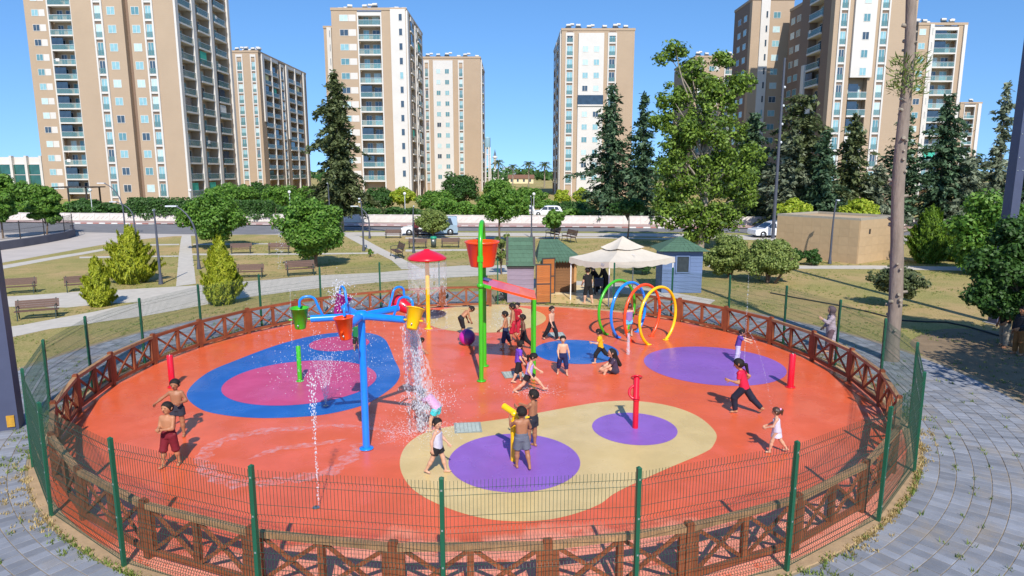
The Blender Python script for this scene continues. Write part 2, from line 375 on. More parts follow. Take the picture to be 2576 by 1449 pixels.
# ------------------------------------------------------------ wooden fence round the pad
M_WOOD = mat('stained_wood', '824525', .7, var=.28, scale=3, bump=.35, bscale=30, stretch=(1, 1, 1), obj_rand=.16)
M_WOODT = mat('weathered_wood', '9c7550', .8, var=.3, scale=5, bump=.4, bscale=30, obj_rand=.15)
wf = empty('wooden_fence', (CX, CY, .012), 0, 'low brown timber fence of crossed braces ringing the splash pad', 'fence')
HW = .96; step = R(360/31); phi0 = R(-94.7)
def pol(r_, a, z): return Vector((r_*math.cos(a), r_*math.sin(a), z))
for k in range(31):
    a = phi0+k*step; b_ = a+step
    mid = math.degrees(a+step/2) % 360
    A, B = pol(R_WOOD, a, 0), pol(R_WOOD, b_, 0)
    prevmid = math.degrees(a-step/2) % 360
    gapm = lambda d: 60 < d < 87
    if not (gapm(mid) and gapm(prevmid)):
        q = MB(); d = (B-A).normalized(); n2 = Vector((math.cos(a), math.sin(a), 0)); tdir = Vector((-n2.y, n2.x, 0))
        q.bar(A, A+Vector((0, 0, HW+.045)), .11, .13, up=tdir); q.bar(A+Vector((0, 0, HW+.045)), A+Vector((0, 0, HW+.06)), .09, .11, up=tdir)
        q.build('post', M_WOOD, wf)
    if gapm(mid): continue
    d = (B-A).normalized(); L = (B-A).length; A2 = A+d*.062; B2 = B-d*.062; Mi = (A2+B2)/2; up = Vector((0, 0, 1)); nr = d.cross(up)
    def piece(nm, p, q_, w, h, m=M_WOOD, u=up):
        g = MB(); g.bar(p, q_, w, h, up=u); g.build(nm, m, wf)
    piece('top_rail', A2+up*(HW-.045), B2+up*(HW-.045), .10, .09, M_WOODT if math.sin(a) < .3 else M_WOOD)
    piece('bottom_rail', A2+up*.13, B2+up*.13, .075, .085)
    s0 = A2+d*.052; s1 = B2-d*.052
    z0, z1 = .173, HW-.091
    for p in (A2+d*.05, B2-d*.05): piece('stile', p+up*z0, p+up*z1, .10, .085, u=nr)
    piece('mid_stile', Mi+up*z0, Mi+up*z1, .095, .085, u=nr)
    for p, q_ in ((A2+d*.102, Mi-d*.05), (Mi+d*.05, B2-d*.102)):
        piece('brace', p+up*(z0+.02)+nr*.018, q_+up*(z1-.02)+nr*.018, .034, .058)
        piece('brace', p+up*(z1-.02)-nr*.018, q_+up*(z0+.02)-nr*.018, .034, .058)
# ------------------------------------------------------------ green welded-mesh fence
M_GRN = mat('green_coated_steel', '17553c', .45, var=.12, scale=4)
M_WIRE = mat('green_wire', '2a4a3a', .5, var=.1)
M_GALV = mat('galvanised_clip', 'aab4b2', .4, metal=.6)
mf = empty('mesh_fence', (CX, CY, 0), 0, 'tall green welded wire mesh fence on steel posts around the pad', 'fence')
HM = 2.11; mstep = R(360/26); ms0 = R(-90.7)
Lp = 2*R_MESH*math.sin(mstep/2)
def mesh_panel(L):
    q = MB(); w = .0026
    bends = (.22, .80, 1.38, 1.93)
    prof = [(0, .06)]
    for b_ in bends: prof += [(0, b_-.05), (.028, b_), (0, b_+.05)]
    prof.append((0, HM-.02))
    nv = int(L/.052)
    for i in range(nv+1):
        x = .02+i*(L-.04)/nv
        vs = []; fs = []
        for (y, z) in prof: vs += [(x-w, y-w, z), (x+w, y-w, z), (x+w, y+w, z), (x-w, y+w, z)]
        for k in range(len(prof)-1):
            for j in range(4): fs.append((k*4+j, k*4+(j+1) % 4, k*4+4+(j+1) % 4, k*4+4+j))
        q.add(vs, fs)
    zs = [.08]
    for b_ in bends: zs += [b_-.05, b_+.05]
    zs += [.42, .60, 1.0, 1.18, 1.58]
    for z in zs: q.box(.0, L, -.0075, -.0028, z-.0024, z+.0024)
    return q.mesh('mesh_panel', M_WIRE)
pm = mesh_panel(Lp-.07)
q = MB(); q.box(-.03, .03, -.03, .03, 0, HM+.03); q.add([(-.034, -.034, HM+.03), (.034, -.034, HM+.03), (.034, .034, HM+.03), (-.034, .034, HM+.03), (0, 0, HM+.06)], [(0, 1, 4), (1, 2, 4), (2, 3, 4), (3, 0, 4)])
post_me = q.mesh('post', M_GRN)
q = MB(); q.box(-.012, .012, -.036, -.0305, -.012, .012); clip_me = q.mesh('clip', M_GALV)
for k in range(26):
    a = ms0+k*mstep
    dg = math.degrees(a) % 360; mid = math.degrees(a+mstep/2) % 360
    if not 64 < dg < 82:
        p = obj('post', post_me, mf, loc=pol(R_MESH, a, .03), rz=a+PI/2+random.uniform(-.05, .05))
        p.rotation_euler.x = random.uniform(-.012, .012)
        for z in (.3, .85, 1.4, 1.98): obj('clip', clip_me, p, loc=(0, 0, z))
    if 62 < mid < 86: continue
    A, B = pol(R_MESH, a, .03), pol(R_MESH, a+mstep, .03); d = (B-A).normalized()
    obj('mesh_panel', pm, mf, loc=A+d*.035, rz=math.atan2(d.y, d.x))
# ------------------------------------------------------------ splash pad equipment
def paint(name, c, rough=.28): return mat('paint_'+name, c, rough, var=.07, scale=5, spec=.5, coat=.25)
P_BLUE = paint('blue', '1580e8'); P_GREEN = paint('green', '3fae1e'); P_RED = paint('red', 'd3122a'); P_YEL = paint('yellow', 'f2bd08')
P_ORG = paint('orange', 'ee4a10'); P_MAG = paint('magenta', 'a01a86'); P_PNK = paint('pink', 'dd4a5e'); P_PUR = paint('purple', '4a2a78')
P_DGR = paint('dark_green', '2c6a1c'); M_STEEL = mat('stainless', 'b8b8b4', .3, metal=.9, var=.08)
def bucket_mesh(rt, rb, h, m, lip=.02):
    q = MB(); t = .014
    q.lathe([(.001, 0), (rb*.9, 0), (rb, .02), (rt, h-lip), (rt+.018, h-lip), (rt+.018, h), (rt-t, h), (rb-t, .035), (.001, .03)], 28)
    return q.mesh('bucket', m)
def arc(c, u, v, r_, a0, a1, n): return [Vector(c)+Vector(u)*r_*math.cos(R(a0+(a1-a0)*i/n))+Vector(v)*r_*math.sin(R(a0+(a1-a0)*i/n)) for i in range(n+1)]

# five tipping buckets on a blue carousel
g = gp(922, 1130); hz = zat(922, 1130, 797)
bt = empty('tipping_bucket_tree', (g.x, g.y, ZP), 0, 'blue post with five arms carrying coloured tipping buckets and bent spouts', 'splash toy')
q = MB(); q.tube([(0, 0, 0), (0, 0, hz)], .082, 20); q.build('post', P_BLUE, bt)
q = MB(); q.lathe([(.08, 0), (.16, .001), (.16, .02), (.085, .035)], 20); q.build('base_flange', P_BLUE, bt)
q = MB(); q.lathe([(.001, hz+.13), (.10, hz+.115), (.15, hz+.07), (.17, hz), (.15, hz-.07), (.085, hz-.10)][::-1], 24); q.build('hub', P_BLUE, bt)
specs = [(-92, P_ORG, 'orange', 4), (-20, P_YEL, 'yellow', -26), (52, P_RED, 'red', -74), (124, P_MAG, 'magenta', 22), (196, P_GREEN, 'green', 0)]
for ad, pm_, nm, tilt in specs:
    a = R(ad); u = Vector((math.cos(a), math.sin(a), 0)); s = Vector((-u.y, u.x, 0)); up = Vector((0, 0, 1)); c = up*hz
    q = MB(); q.tube([c+u*.12, c+u*1.06], .078, 16); arm = q.build('arm', P_BLUE, bt)
    q = MB(); e = c+u*.80
    pts = [e+up*.05, e+u*.10+up*.28]+[c+u*(1.10+.17*math.cos(R(t)))+up*(.36+.13*math.sin(R(t))) for t in range(160, -11, -17)]+[c+u*1.275+up*.27]
    q.tube(pts, .027, 10); q.build('spout', P_BLUE, arm)
    q = MB(); q.tube([c+u*1.06, c+u*1.12], .022, 8); q.tube([c+u*1.43, c+u*1.50], .022, 8); q.build('pivot_pin', pm_, arm)
    M = Matrix.Translation(c+u*1.275) @ Matrix.Rotation(R(tilt), 4, u) @ Matrix.Translation((0, 0, -.20))
    b_ = obj('bucket', bucket_mesh(.185, .115, .46, pm_), bt, M=M); b_['label'] = nm+' tipping bucket'
    q = MB(); q.ball((0, -.155, .09), .02, 8, (1, 1, 1.6)); q.build('counterweight', M_STEEL, b_)

# red mushroom
g = gp(1078, 828); hz = zat(1078, 828, 652); rc = 50*g.y/FOC*1.0
ms = empty('water_mushroom', (g.x, g.y, ZP), 0, 'red mushroom cap water feature on a yellow pole', 'splash toy')
q = MB(); q.tube([(0, 0, 0), (0, 0, hz)], .085, 16); q.build('pole', P_YEL, ms)
q = MB(); q.lathe([(.085, 0), (.17, .001), (.17, .02), (.09, .03)], 18); q.build('base_flange', P_YEL, ms)
q = MB(); q.lathe([(.09, hz-.06), (rc*.6, hz-.05), (rc*.97, hz-.03), (rc, hz+.01), (rc*.97, hz+.055), (rc*.86, hz+.12), (rc*.66, hz+.2), (rc*.42, hz+.275), (rc*.2, hz+.33), (.12, hz+.345), (.11, hz+.375), (.001, hz+.38)], 40); q.build('cap', P_RED, ms)

# giant orange bucket on a green arch, with the pink slide roof beside it
f_, b_ = gp(1211, 960), gp(1219, 922); 
gb = empty('giant_bucket_frame', (f_.x, f_.y, ZP), 0, 'tall green arch holding a giant orange bucket over a pink sloping chute', 'splash toy')
B = b_-f_; gapd = B.length; ud = B.normalized(); ztop = zat(1214, 941, 558)-.03; rad = gapd/2
q = MB(); c = ud*rad+Vector((0, 0, ztop-rad))
path = [Vector((0, 0, 0)), Vector((0, 0, 1.5))]+arc(c, -ud, (0, 0, 1), rad, 0, 180, 20)+[ud*gapd+Vector((0, 0, 1.5)), ud*gapd]
q.tube(path, .068, 18); q.build('arch', P_GREEN, gb)
zf = zat(1211, 960, 720)
for p in (Vector((0, 0, 0)), ud*gapd):
    q = MB(); q.lathe([(.068, zf-.05), (.11, zf-.049), (.11, zf-.01), (.11, zf+.01), (.11, zf+.05), (.068, zf+.051)], 20, c=p); q.build('flange', P_GREEN, gb)
    q = MB(); q.lathe([(.068, 0), (.14, .001), (.14, .02), (.07, .03)], 18, c=p); q.build('base_flange', P_GREEN, gb)
mid = f_+B*.5
zb0 = CAMH+ray(1216, 676)[2]/ray(1216, 676)[1]*(mid.y-.4); zb1 = CAMH+ray(1216, 608)[2]/ray(1216, 608)[1]*mid.y
rb = 43.5*mid.y/FOC*.965; rb = min(rb, rad-.09)
q = MB(); h = zb1-zb0
q.lathe([(.001, 0), (rb*.70, 0), (rb*.73, .03), (rb*.985, h-.07), (rb, h-.065), (rb+.03, h-.05), (rb+.03, h), (rb-.02, h), (rb*.7, .05), (.001, .045)], 40)
bk = q.build('bucket', P_ORG, gb, loc=ud*rad+Vector((0, 0, zb0)))
for s in (-1, 1):
    q = MB(); q.tube([ud*s*(rb*.8), ud*s*(rad+.02)], .035, 10); q.bar(ud*s*(rad-.10), ud*s*(rad+.075), .16, .16); q.build('pivot', P_GREEN, bk, loc=(0, 0, h*.42))
# chute roof
leg = gp(1342, 948); rel = leg-f_; zr = zat(1342, 948, 752); zl = zf-.03
D = Vector((rel.x, 0, 0)); w = gapd*.86; y0 = .12
def chute(x, y, dz): return Vector((x, y0+y*w, zl+(zr-zl)*(x/rel.x)+dz))
x0, x1 = .02, rel.x+.06; N = 10
q = MB(); vs = []
for i in range(N+1):
    x = x0+(x1-x0)*i/N
    vs += [chute(x, 0, .0), chute(x, .0, .07), chute(x, .06, .055), chute(x, .94, .055), chute(x, 1, .07), chute(x, 1, .0)]
fs = []; mi = []
for i in range(N):
    for j in range(6): fs.append((i*6+j, i*6+(j+1) % 6, i*6+6+(j+1) % 6, i*6+6+j))
q.add(vs, fs+[(0, 1, 2, 3, 4, 5)[::-1], tuple(N*6+k for k in range(6))])
o = q.build('chute', [P_PNK, P_ORG, P_PUR], gb)
for i, p in enumerate(o.data.polygons):
    c_ = p.center; fx = (c_.x-x0)/(x1-x0)
    if i % 6 in (0, 3, 4, 5, 1) and i % 6 != 2: p.material_index = 1
    if i % 6 == 2: p.material_index = 0 if fx < .72 else 1
q = MB(); q.bar(chute(.01, .62, .10), chute(.22, .62, .10), .42, .02); q.build('corner_panel', P_PUR, gb)
q = MB(); q.bar(chute(.0, .0, .03)+Vector((0, -.02, 0)), chute(.30, .0, .03)+Vector((0, -.02, 0)), .03, .10); q.build('bracket', P_GREEN, gb)
for y in (.06, .94):
    p = Vector((rel.x, y0+y*w-.10, 0)) if y < .5 else Vector((rel.x, y0+y*w, 0))
    q = MB(); q.tube([p, p+Vector((0, 0, zr+.03))], .058, 16); q.build('leg', P_GREEN, gb)
M_FILM = mat('wet_streak', 'f0a090', .15, var=.3, scale=8)

# four spray rings
for nm, pm_, L, Rr, top in (('green', P_GREEN, (1524, 842), (1577, 828), 703), ('blue', P_BLUE, (1555, 850), (1603, 836), 709), ('orange', P_ORG, (1590, 860), (1638, 846), 714), ('yellow', P_YEL, (1631, 868), (1674, 856), 720)):
    l_, r_ = gp(*L), gp(*Rr); c = (l_+r_)/2; d = r_-l_; gg = max(d.length/2, .38); u = d.normalized()
    pc = ((L[0]+Rr[0])/2, (L[1]+Rr[1])/2); hh = zat(pc[0], pc[1], top)-.055; rr = (gg*gg+hh*hh)/(2*hh)
    a0 = math.degrees(math.asin((rr-hh)/rr)) if hh > rr else 0
    al = math.degrees(math.asin((hh-rr)/rr))
    t = empty('spray_ring', (c.x, c.y, ZP), 0, nm+' hoop of the row of four tall spray rings', 'splash toy', 'row of spray rings')
    q = MB(); q.tube(arc((0, 0, hh-rr), u, (0, 0, 1), rr, -al, 180+al, 40), .055, 14); q.build('hoop', pm_, t)
    for s in (-1, 1):
        q = MB(); q.lathe([(.05, 0), (.12, .001), (.12, .018), (.06, .03)], 16, c=u*gg*s); q.build('foot_plate', pm_, t)
    for an in (30, 60, 90, 120, 150):
        q = MB(); q.ball(Vector((0, 0, hh-rr))+u*(rr-.055)*math.cos(R(an))+Vector((0, 0, 1))*(rr-.055)*math.sin(R(an)), .014, 6); q.build('nozzle', M_STEEL, t)

# big ball
g = gp(1175, 871); rb = 21.2*g.y/FOC
t = empty('play_ball', (g.x, g.y+.1, ZP), 0, 'big purple and magenta ball on the wet orange floor beside a bending boy', 'ball')
q = MB(); n_, m_ = 36, 18
vs = []; fs = []; idx = []
for i in range(m_+1):
    for j in range(n_):
        th, ph = PI*i/m_, 2*PI*j/n_
        v = Vector((math.sin(th)*math.cos(ph), math.sin(th)*math.sin(ph), math.cos(th)))*rb
        vs.append(Vector((v.x, v.y, v.z+rb)))
for i in range(m_):
    for j in range(n_):
        (fs if not (17 <= j < 25) else idx).append((i*n_+j, (i+1)*n_+j, (i+1)*n_+(j+1) % n_, i*n_+(j+1) % n_))
MB().add(vs, fs, True).build('ball_shell', paint('violet', '641a6e', .35), t); MB().add(vs, idx, True).build('ball_panel', paint('hot_pink', 'c8289a', .35), t)
q = MB(); q.lathe([(.09, 0), (.12, .001), (.12, .04), (.08, .06)], 16); q.build('mount', M_STEEL, t)

# yellow water cannon
g = gp(1293, 1160); hz = zat(1293, 1160, 1060)
t = empty('water_cannon', (g.x, g.y, ZP), 0, 'yellow water cannon with raised barrel on a purple disc', 'splash toy')
q = MB(); q.tube([(0, 0, 0), (0, 0, hz)], .078, 18); q.build('post', P_YEL, t)
q = MB(); q.tube([(0, 0, hz-.02), (0, 0, hz+.10)], .045, 14); q.ball((0, 0, hz+.15), .075, 14); q.build('swivel', P_YEL, t)
q = MB(); a_, b2 = Vector((.16, -.12, hz+.10)), Vector((-.22, .26, hz+.23)); q.tube([a_, b2], .072, 18); br = q.build('barrel', P_YEL, t)
q = MB(); dd = (a_-b2).normalized(); q.tube([a_, a_+dd*.04], .075, 18); q.build('barrel_cap', M_STEEL, br)
q = MB(); q.tube([a_+Vector((-.14, -.08, -.02)), a_+Vector((.16, .12, -.02))], .022, 10); q.build('handle_bar', P_YEL, t)

# red spinning cannon
g = gp(1598, 1078); hz = zat(1599, 1078, 1004)
t = empty('water_cannon', (g.x, g.y, ZP), 0, 'red pivoting water cannon with curved handle on a purple disc', 'splash toy')
q = MB(); q.tube([(0, 0, 0), (0, 0, hz)], .07, 18); q.build('post', P_RED, t)
q = MB(); q.tube([(.0, 0, hz-.05), (0, 0, hz+.05)], .085, 18); q.build('pivot', P_RED, t)
a_, b2 = Vector((-.02, -.06, hz-.02)), Vector((.05, .30, hz+.43)); q = MB(); q.tube([a_, b2], .075, 18); q.build('barrel', P_RED, t)
ax = (b2-a_).normalized(); q = MB(); e1 = ax.cross(Vector((1, 0, 0))).normalized()
q.tube(arc(b2, (1, 0, 0), e1, .125, 0, 360, 24), .02, 8, cap=False); q.build('sight_ring', P_RED, t)
q = MB(); q.tube(arc(a_+ax*.20, (-1, 0, 0), ax, .17, -78, 78, 16), .034, 10); q.build('handle', P_RED, t)

for px_, py_, top, nm, pm_, rr, lab in ((755, 960, 872, 'spray_bollard', P_GREEN, .068, 'short green spray bollard on the large pink field'),
        (434, 975, 895, 'spray_bollard', P_RED, .085, 'red spray bollard behind two boys at the left rim'),
        (1988, 975, 892, 'spray_bollard', P_RED, .09, 'red spray bollard beside the right rim of the pad')):
    g = gp(px_, py_); hz = zat(px_, py_, top)
    t = empty(nm, (g.x, g.y, ZP), 0, lab, 'spray bollard')
    q = MB(); q.lathe([(rr, 0), (rr, hz-.015), (rr-.012, hz), (.001, hz)], 20); q.build('post', pm_, t)
    q = MB(); q.lathe([(.02, hz), (.02, hz+.015), (.001, hz+.016)], 10); q.build('nozzle', M_STEEL, t)
    q = MB(); q.lathe([(rr, 0), (rr+.05, .001), (rr+.05, .015), (rr+.002, .02)], 18); q.build('base_flange', pm_, t)

# inspection covers
for px_, py_, rz, lab in ((1177, 1078, .12, 'grey square drain cover beside the front sand field'), (1292, 944, .2, 'grey drain cover by the feet of two girls under the chute'), (1398, 843, .1, 'pale drain cover behind the walking boy in black trousers')):
    g = gp(px_, py_); t = empty('drain_cover', (g.x, g.y, .021), rz, lab, 'drain cover')
    q = MB(); q.box(-.33, .33, -.33, .33, 0, .012); q.build('frame', mat('cover_frame', '8d948e', .6), t)
    q = MB()
    for i in range(6): q.box(-.28+i*.095, -.28+i*.095+.08, -.28, .28, .0125, .02)
    q.build('grating', mat('cover_grate', 'aab3a8', .55, var=.15), t)
for px_, py_, lab in ((795, 1279, 'small round floor nozzle at the foot of the tall front jet'), (820, 1023, 'floor nozzle feeding the fan of jets by the pink field')):
    g = gp(px_, py_); t = empty('floor_nozzle', (g.x, g.y, .022), 0, lab, 'nozzle')
    q = MB(); q.lathe([(.001, .018), (.05, .016), (.07, 0)][::-1], 14); q.build('cap', M_STEEL, t); q = MB(); q.lathe([(.012, .018), (.012, .03), (.001, .03)], 8); q.build('jet_hole', mat('rubber_black', (.03,.03,.03), .6), t)
# ------------------------------------------------------------ people: one continuous surface per body, grown from a posed skeleton
def nets(F, o, h):
    s = F < 0; nx, ny, nz = F.shape
    cnt = np.zeros((nx-1, ny-1, nz-1), np.int8)
    offs = [(i, j, k) for i in (0, 1) for j in (0, 1) for k in (0, 1)]
    for i, j, k in offs: cnt += s[i:nx-1+i, j:ny-1+j, k:nz-1+k]
    I, J, Kk = np.nonzero((cnt > 0) & (cnt < 8)); n = len(I)
    vid = np.full(cnt.shape, -1, np.int32); vid[I, J, Kk] = np.arange(n)
    val = np.stack([F[I+a, J+b, Kk+c] for a, b, c in offs], 1)
    P = np.zeros((n, 3)); W = np.zeros(n)
    for a in range(8):
        for b in range(a+1, 8):
            da = np.array(offs[b])-np.array(offs[a])
            if np.abs(da).sum() != 1: continue
            va, vb = val[:, a], val[:, b]; m = (va < 0) != (vb < 0)
            t = np.where(m, va/np.where(m, va-vb, 1), 0)
            P += np.where(m[:, None], np.array(offs[a])+t[:, None]*da, 0); W += m
    P = P/W[:, None]+np.stack([I, J, Kk], 1)
    Q = []
    def quads(m, cells):
        fl = m[1]; i, j, k = np.nonzero(m[0])
        q = np.stack([vid[i+c[0], j+c[1], k+c[2]] for c in cells], 1)
        f = fl[i, j, k]; q[f] = q[f][:, ::-1]; Q.append(q)
    a = s[:-1, 1:-1, 1:-1]; b = s[1:, 1:-1, 1:-1]; quads((a != b, ~a), [(0, 0, 0), (0, 1, 0), (0, 1, 1), (0, 0, 1)])
    a = s[1:-1, :-1, 1:-1]; b = s[1:-1, 1:, 1:-1]; quads((a != b, ~a), [(0, 0, 0), (0, 0, 1), (1, 0, 1), (1, 0, 0)])
    a = s[1:-1, 1:-1, :-1]; b = s[1:-1, 1:-1, 1:]; quads((a != b, ~a), [(0, 0, 0), (1, 0, 0), (1, 1, 0), (0, 1, 0)])
    return P*h+o, np.concatenate(Q)
def sdf_mesh(prims, h, cut=None):
    lo = np.min([np.minimum(p[1], p[2])-np.max(p[3]) for p in prims], 0)-3*h
    hi = np.max([np.maximum(p[1], p[2])+np.max(p[3]) for p in prims], 0)+3*h
    n = np.ceil((hi-lo)/h).astype(int)+1
    F = np.full(n, 1., np.float32); ax = [lo[i]+h*np.arange(n[i]) for i in range(3)]
    for kind, a, b, rr, k in prims:
        r1, r2 = rr[0], rr[1]; mg = max(np.max(rr), .001)+k*1.5+2*h
        s0 = np.maximum(np.floor((np.minimum(a, b)-mg-lo)/h).astype(int), 0); s1 = np.minimum(np.ceil((np.maximum(a, b)+mg-lo)/h).astype(int)+1, n)
        X = ax[0][s0[0]:s1[0], None, None]; Y = ax[1][None, s0[1]:s1[1], None]; Z = ax[2][None, None, s0[2]:s1[2]]
        if kind == 'ell':
            d0 = np.sqrt(((X-a[0])/rr[0])**2+((Y-a[1])/rr[1])**2+((Z-a[2])/rr[2])**2); d = (d0-1)*min(rr)
        else:
            v = b-a; L2 = max(v @ v, 1e-9); t = ((X-a[0])*v[0]+(Y-a[1])*v[1]+(Z-a[2])*v[2])/L2
            tc = np.clip(t, 0, 1); e = np.sqrt((X-a[0]-tc*v[0])**2+(Y-a[1]-tc*v[1])**2+(Z-a[2]-tc*v[2])**2)
            d = e-(r1+(r2-r1)*tc)
            if kind == 'cyl': d = np.maximum(np.maximum(d, (t-1)*math.sqrt(L2)), -t*math.sqrt(L2))
        S = F[s0[0]:s1[0], s0[1]:s1[1], s0[2]:s1[2]]
        if k > 0:
            hh = np.clip(.5+.5*(S-d)/k, 0, 1); F[s0[0]:s1[0], s0[1]:s1[1], s0[2]:s1[2]] = S+(d-S)*hh-k*hh*(1-hh)
        else: F[s0[0]:s1[0], s0[1]:s1[1], s0[2]:s1[2]] = np.minimum(S, d)
    if cut:
        for nrm, pt in cut:
            d = nrm[0]*(ax[0][:, None, None]-pt[0])+nrm[1]*(ax[1][None, :, None]-pt[1])+nrm[2]*(ax[2][None, None, :]-pt[2]); F = np.maximum(F, d)
    return nets(F, lo, h)
A3 = lambda *v: np.array(v, float)
def unit(v): return v/np.linalg.norm(v)
SKINS = {k: mat('skin_'+k, v, .5, var=.08, scale=9, spec=.4) for k, v in dict(tan='b07a58', brown='9c6a4c', fair='c79a7e', dark='74503c').items()}
HAIR = mat('hair_black', (.016, .012, .010), .62, spec=.25, var=.4, scale=40, bump=.8, bscale=60); HAIRB = mat('hair_brown', (.06, .028, .015), .4, var=.3, scale=40, bump=.4, bscale=60)
EYE = mat('eye_dark', (.015, .01, .01), .2); LIP = mat('lip', '8c4440', .5)
def cloth(c): return mat('cloth_'+c, c, .85, var=.14, scale=14, bump=.35, bscale=30)
def person(loc, face, H, label, skin='tan', lean=0, head=(0, 0), legL=(0, 4, 0), legR=(0, 4, 0), armL=(0, 12, 12, 0), armR=(0, 12, 12, 0),
           top=None, bottom=None, hair='short', sit=False, vox=.0095, hcol=None, kid=1.0, side=0, group=None, pony=None, scarf=None, curl=30, z=ZP):
    S = H; hs = 1.0+.12*kid                                     # children have larger heads
    l = R(lean); sl_ = R(side)
    u = A3(math.sin(sl_), math.sin(l)*math.cos(sl_), math.cos(l)*math.cos(sl_)); rt = unit(np.cross(A3(0, math.cos(l), -math.sin(l)), u)); fw = np.cross(u, rt)
    pel = A3(0, 0, .5*S); J = {}
    P = []; cap = lambda a, b, r1, r2, k=.02: P.append(('cap', a, b, (r1*S, r2*S), k*S))
    feetz = []
    for sgn, leg, nm in ((-1, legL, 'L'), (1, legR, 'R')):
        sw, ab, kn = (R(v) for v in leg[:3]); hip = pel+A3(sgn*.05*S, 0, -.015*S)
        d1 = A3(sgn*math.sin(ab), math.sin(sw)*math.cos(ab), -math.cos(sw)*math.cos(ab)); kp = hip+d1*.235*S
        d2 = A3(sgn*math.sin(ab)*.6, math.sin(sw-kn), -math.cos(sw-kn)); d2 = unit(d2); an = kp+d2*.225*S
        pt = R(leg[3]) if len(leg) > 3 else (sw-kn)*.35 if kn < .5 else (sw-kn)*.8
        fd = A3(sgn*.18, math.cos(pt), math.sin(pt)); fd = unit(fd); dn = unit(np.cross(fd, A3(-1, 0, 0))); dn = dn if dn[2] < 0 else -dn
        heel = an+dn*.022*S-fd*.022*S; toe = an+dn*.026*S+fd*.088*S
        J[nm] = (hip, kp, an)
        cap(hip, kp, .056, .037); cap(kp, kp+(an-kp)*.35, .036, .036); cap(kp+(an-kp)*.3, an, .036, .021); cap(an, heel, .021, .019, .012); cap(heel, toe-fd*.03*S, .019, .021, .012)
        for q_ in range(5): 
            o_ = (q_-2)*.0085*S; base = toe-fd*.035*S+A3(1, 0, 0)*o_; ln = (.034-.004*abs(q_-(1 if sgn < 0 else 3)))*S
            cap(base, base+fd*ln, .0082, .0072, .004)
        feetz += [heel[2]-.019*S, toe[2]-.013*S]
    side3 = lambda z_, x_, y_=0: pel+u*z_*S+rt*x_*S+fw*y_*S
    T = []
    tc_ = lambda a, b, r1, r2: T.append((a, b, r1, r2))
    tc_(side3(0, -.038), side3(0, .038), .060, .060); tc_(side3(.02, -.032), side3(.215, -.047), .054, .053); tc_(side3(.02, .032), side3(.215, .047), .054, .053)
    tc_(side3(.02, 0, .006), side3(.22, 0, .006), .056, .056); tc_(side3(.258, -.078), side3(.258, .078), .034, .034)
    for a, b, r1, r2 in T: cap(a, b, r1, r2, .025)
    nk = side3(.285, 0, .0); yaw, pit = R(head[0]), R(head[1])
    hf = unit(-math.sin(yaw)*rt+math.cos(yaw)*fw); hr = np.cross(hf, u); hu = unit(u*math.cos(pit)-hf*math.sin(-pit)*-1) if False else unit(u*math.cos(pit)+hf*math.sin(pit)); hf = unit(np.cross(hu, hr))
    hd = nk+hu*.108*S*hs
    cap(side3(.255, 0, -.004), nk+hu*.045*S, .034, .028, .02)
    cap(hd-hu*.004*S+hf*-.012*S, hd+hu*.016*S+hf*.006*S, .066*hs, .066*hs, .02)                # skull
    cap(hd-hu*.048*S*hs+hf*.024*S*hs, hd-hu*.02*S*hs+hf*.018*S*hs, .034*hs, .05*hs, .02)          # jaw and cheeks
    cap(hd+hf*.066*S*hs-hu*.004*S, hd+hf*.078*S*hs-hu*.022*S*hs, .008, .0105, .008)              # nose
    for sg in (-1, 1): cap(hd+hr*sg*.068*S*hs-hu*.012*S, hd+hr*sg*.070*S*hs+hu*.008*S-hf*.006*S, .010, .012, .006)
    for sgn, arm, nm in ((-1, armL, 'L'), (1, armR, 'R')):
        sw, ab, el, inw = (R(v) for v in arm[:4]); sh = side3(.255, sgn*.098)
        loc3 = lambda d: d[0]*rt+d[1]*fw+d[2]*u
        d1 = loc3(A3(sgn*math.sin(ab), math.sin(sw)*math.cos(ab), -math.cos(sw)*math.cos(ab))); eb = sh+d1*.158*S
        d2 = unit(loc3(A3(sgn*(math.sin(ab)*.6-math.sin(inw)), math.sin(sw+el)*math.cos(inw), -math.cos(sw+el)*math.cos(inw)))); wr = eb+d2*.135*S
        J['a'+nm] = (sh, eb, wr)
        cap(sh, eb, .030, .024); cap(eb, eb+(wr-eb)*.3, .024, .024); cap(eb+(wr-eb)*.25, wr, .024, .0155)
        sv = np.cross(d2, rt); sv = unit(sv) if np.linalg.norm(sv) > .2 else fw
        pn = unit(np.cross(d2, sv)); pn = pn*(-sgn if pn @ rt > 0 else sgn)                       # palm looks at the body
        for o_ in (-.011, .011): cap(wr+d2*.012*S+sv*o_*S*.8, wr+d2*.045*S+sv*o_*S, .012, .012, .008)
        rf = max(.0068*S, .0078)/S
        for q_ in range(4):
            o_ = (q_-1.5)*.0125; ln = (.044, .05, .047, .037)[q_]; b0 = wr+d2*.048*S+sv*o_*S
            c1, c2 = R(curl*.6), R(curl*1.5); k1 = b0+(d2*math.cos(c1)+pn*math.sin(c1)+sv*o_*3)*ln*.55*S; k2 = k1+(d2*math.cos(c2)+pn*math.sin(c2))*ln*.5*S
            cap(b0, k1, rf, rf, .003); cap(k1, k2, rf, rf*.85, .003)
        tb = wr+d2*.018*S+sv*.02*S; tk = tb+(d2*.6+sv*.75)*.026*S; cap(tb, tk, .0095, .008, .006); cap(tk, tk+(d2*.9+pn*.3+sv*.1)*.024*S, .008, .007, .003)
    dz = -min(feetz) if not sit else -(pel[2]-.062*S)
    sh3 = A3(0, 0, dz); P = [(k_, a+sh3, b+sh3, r_, kk) for k_, a, b, r_, kk in P]
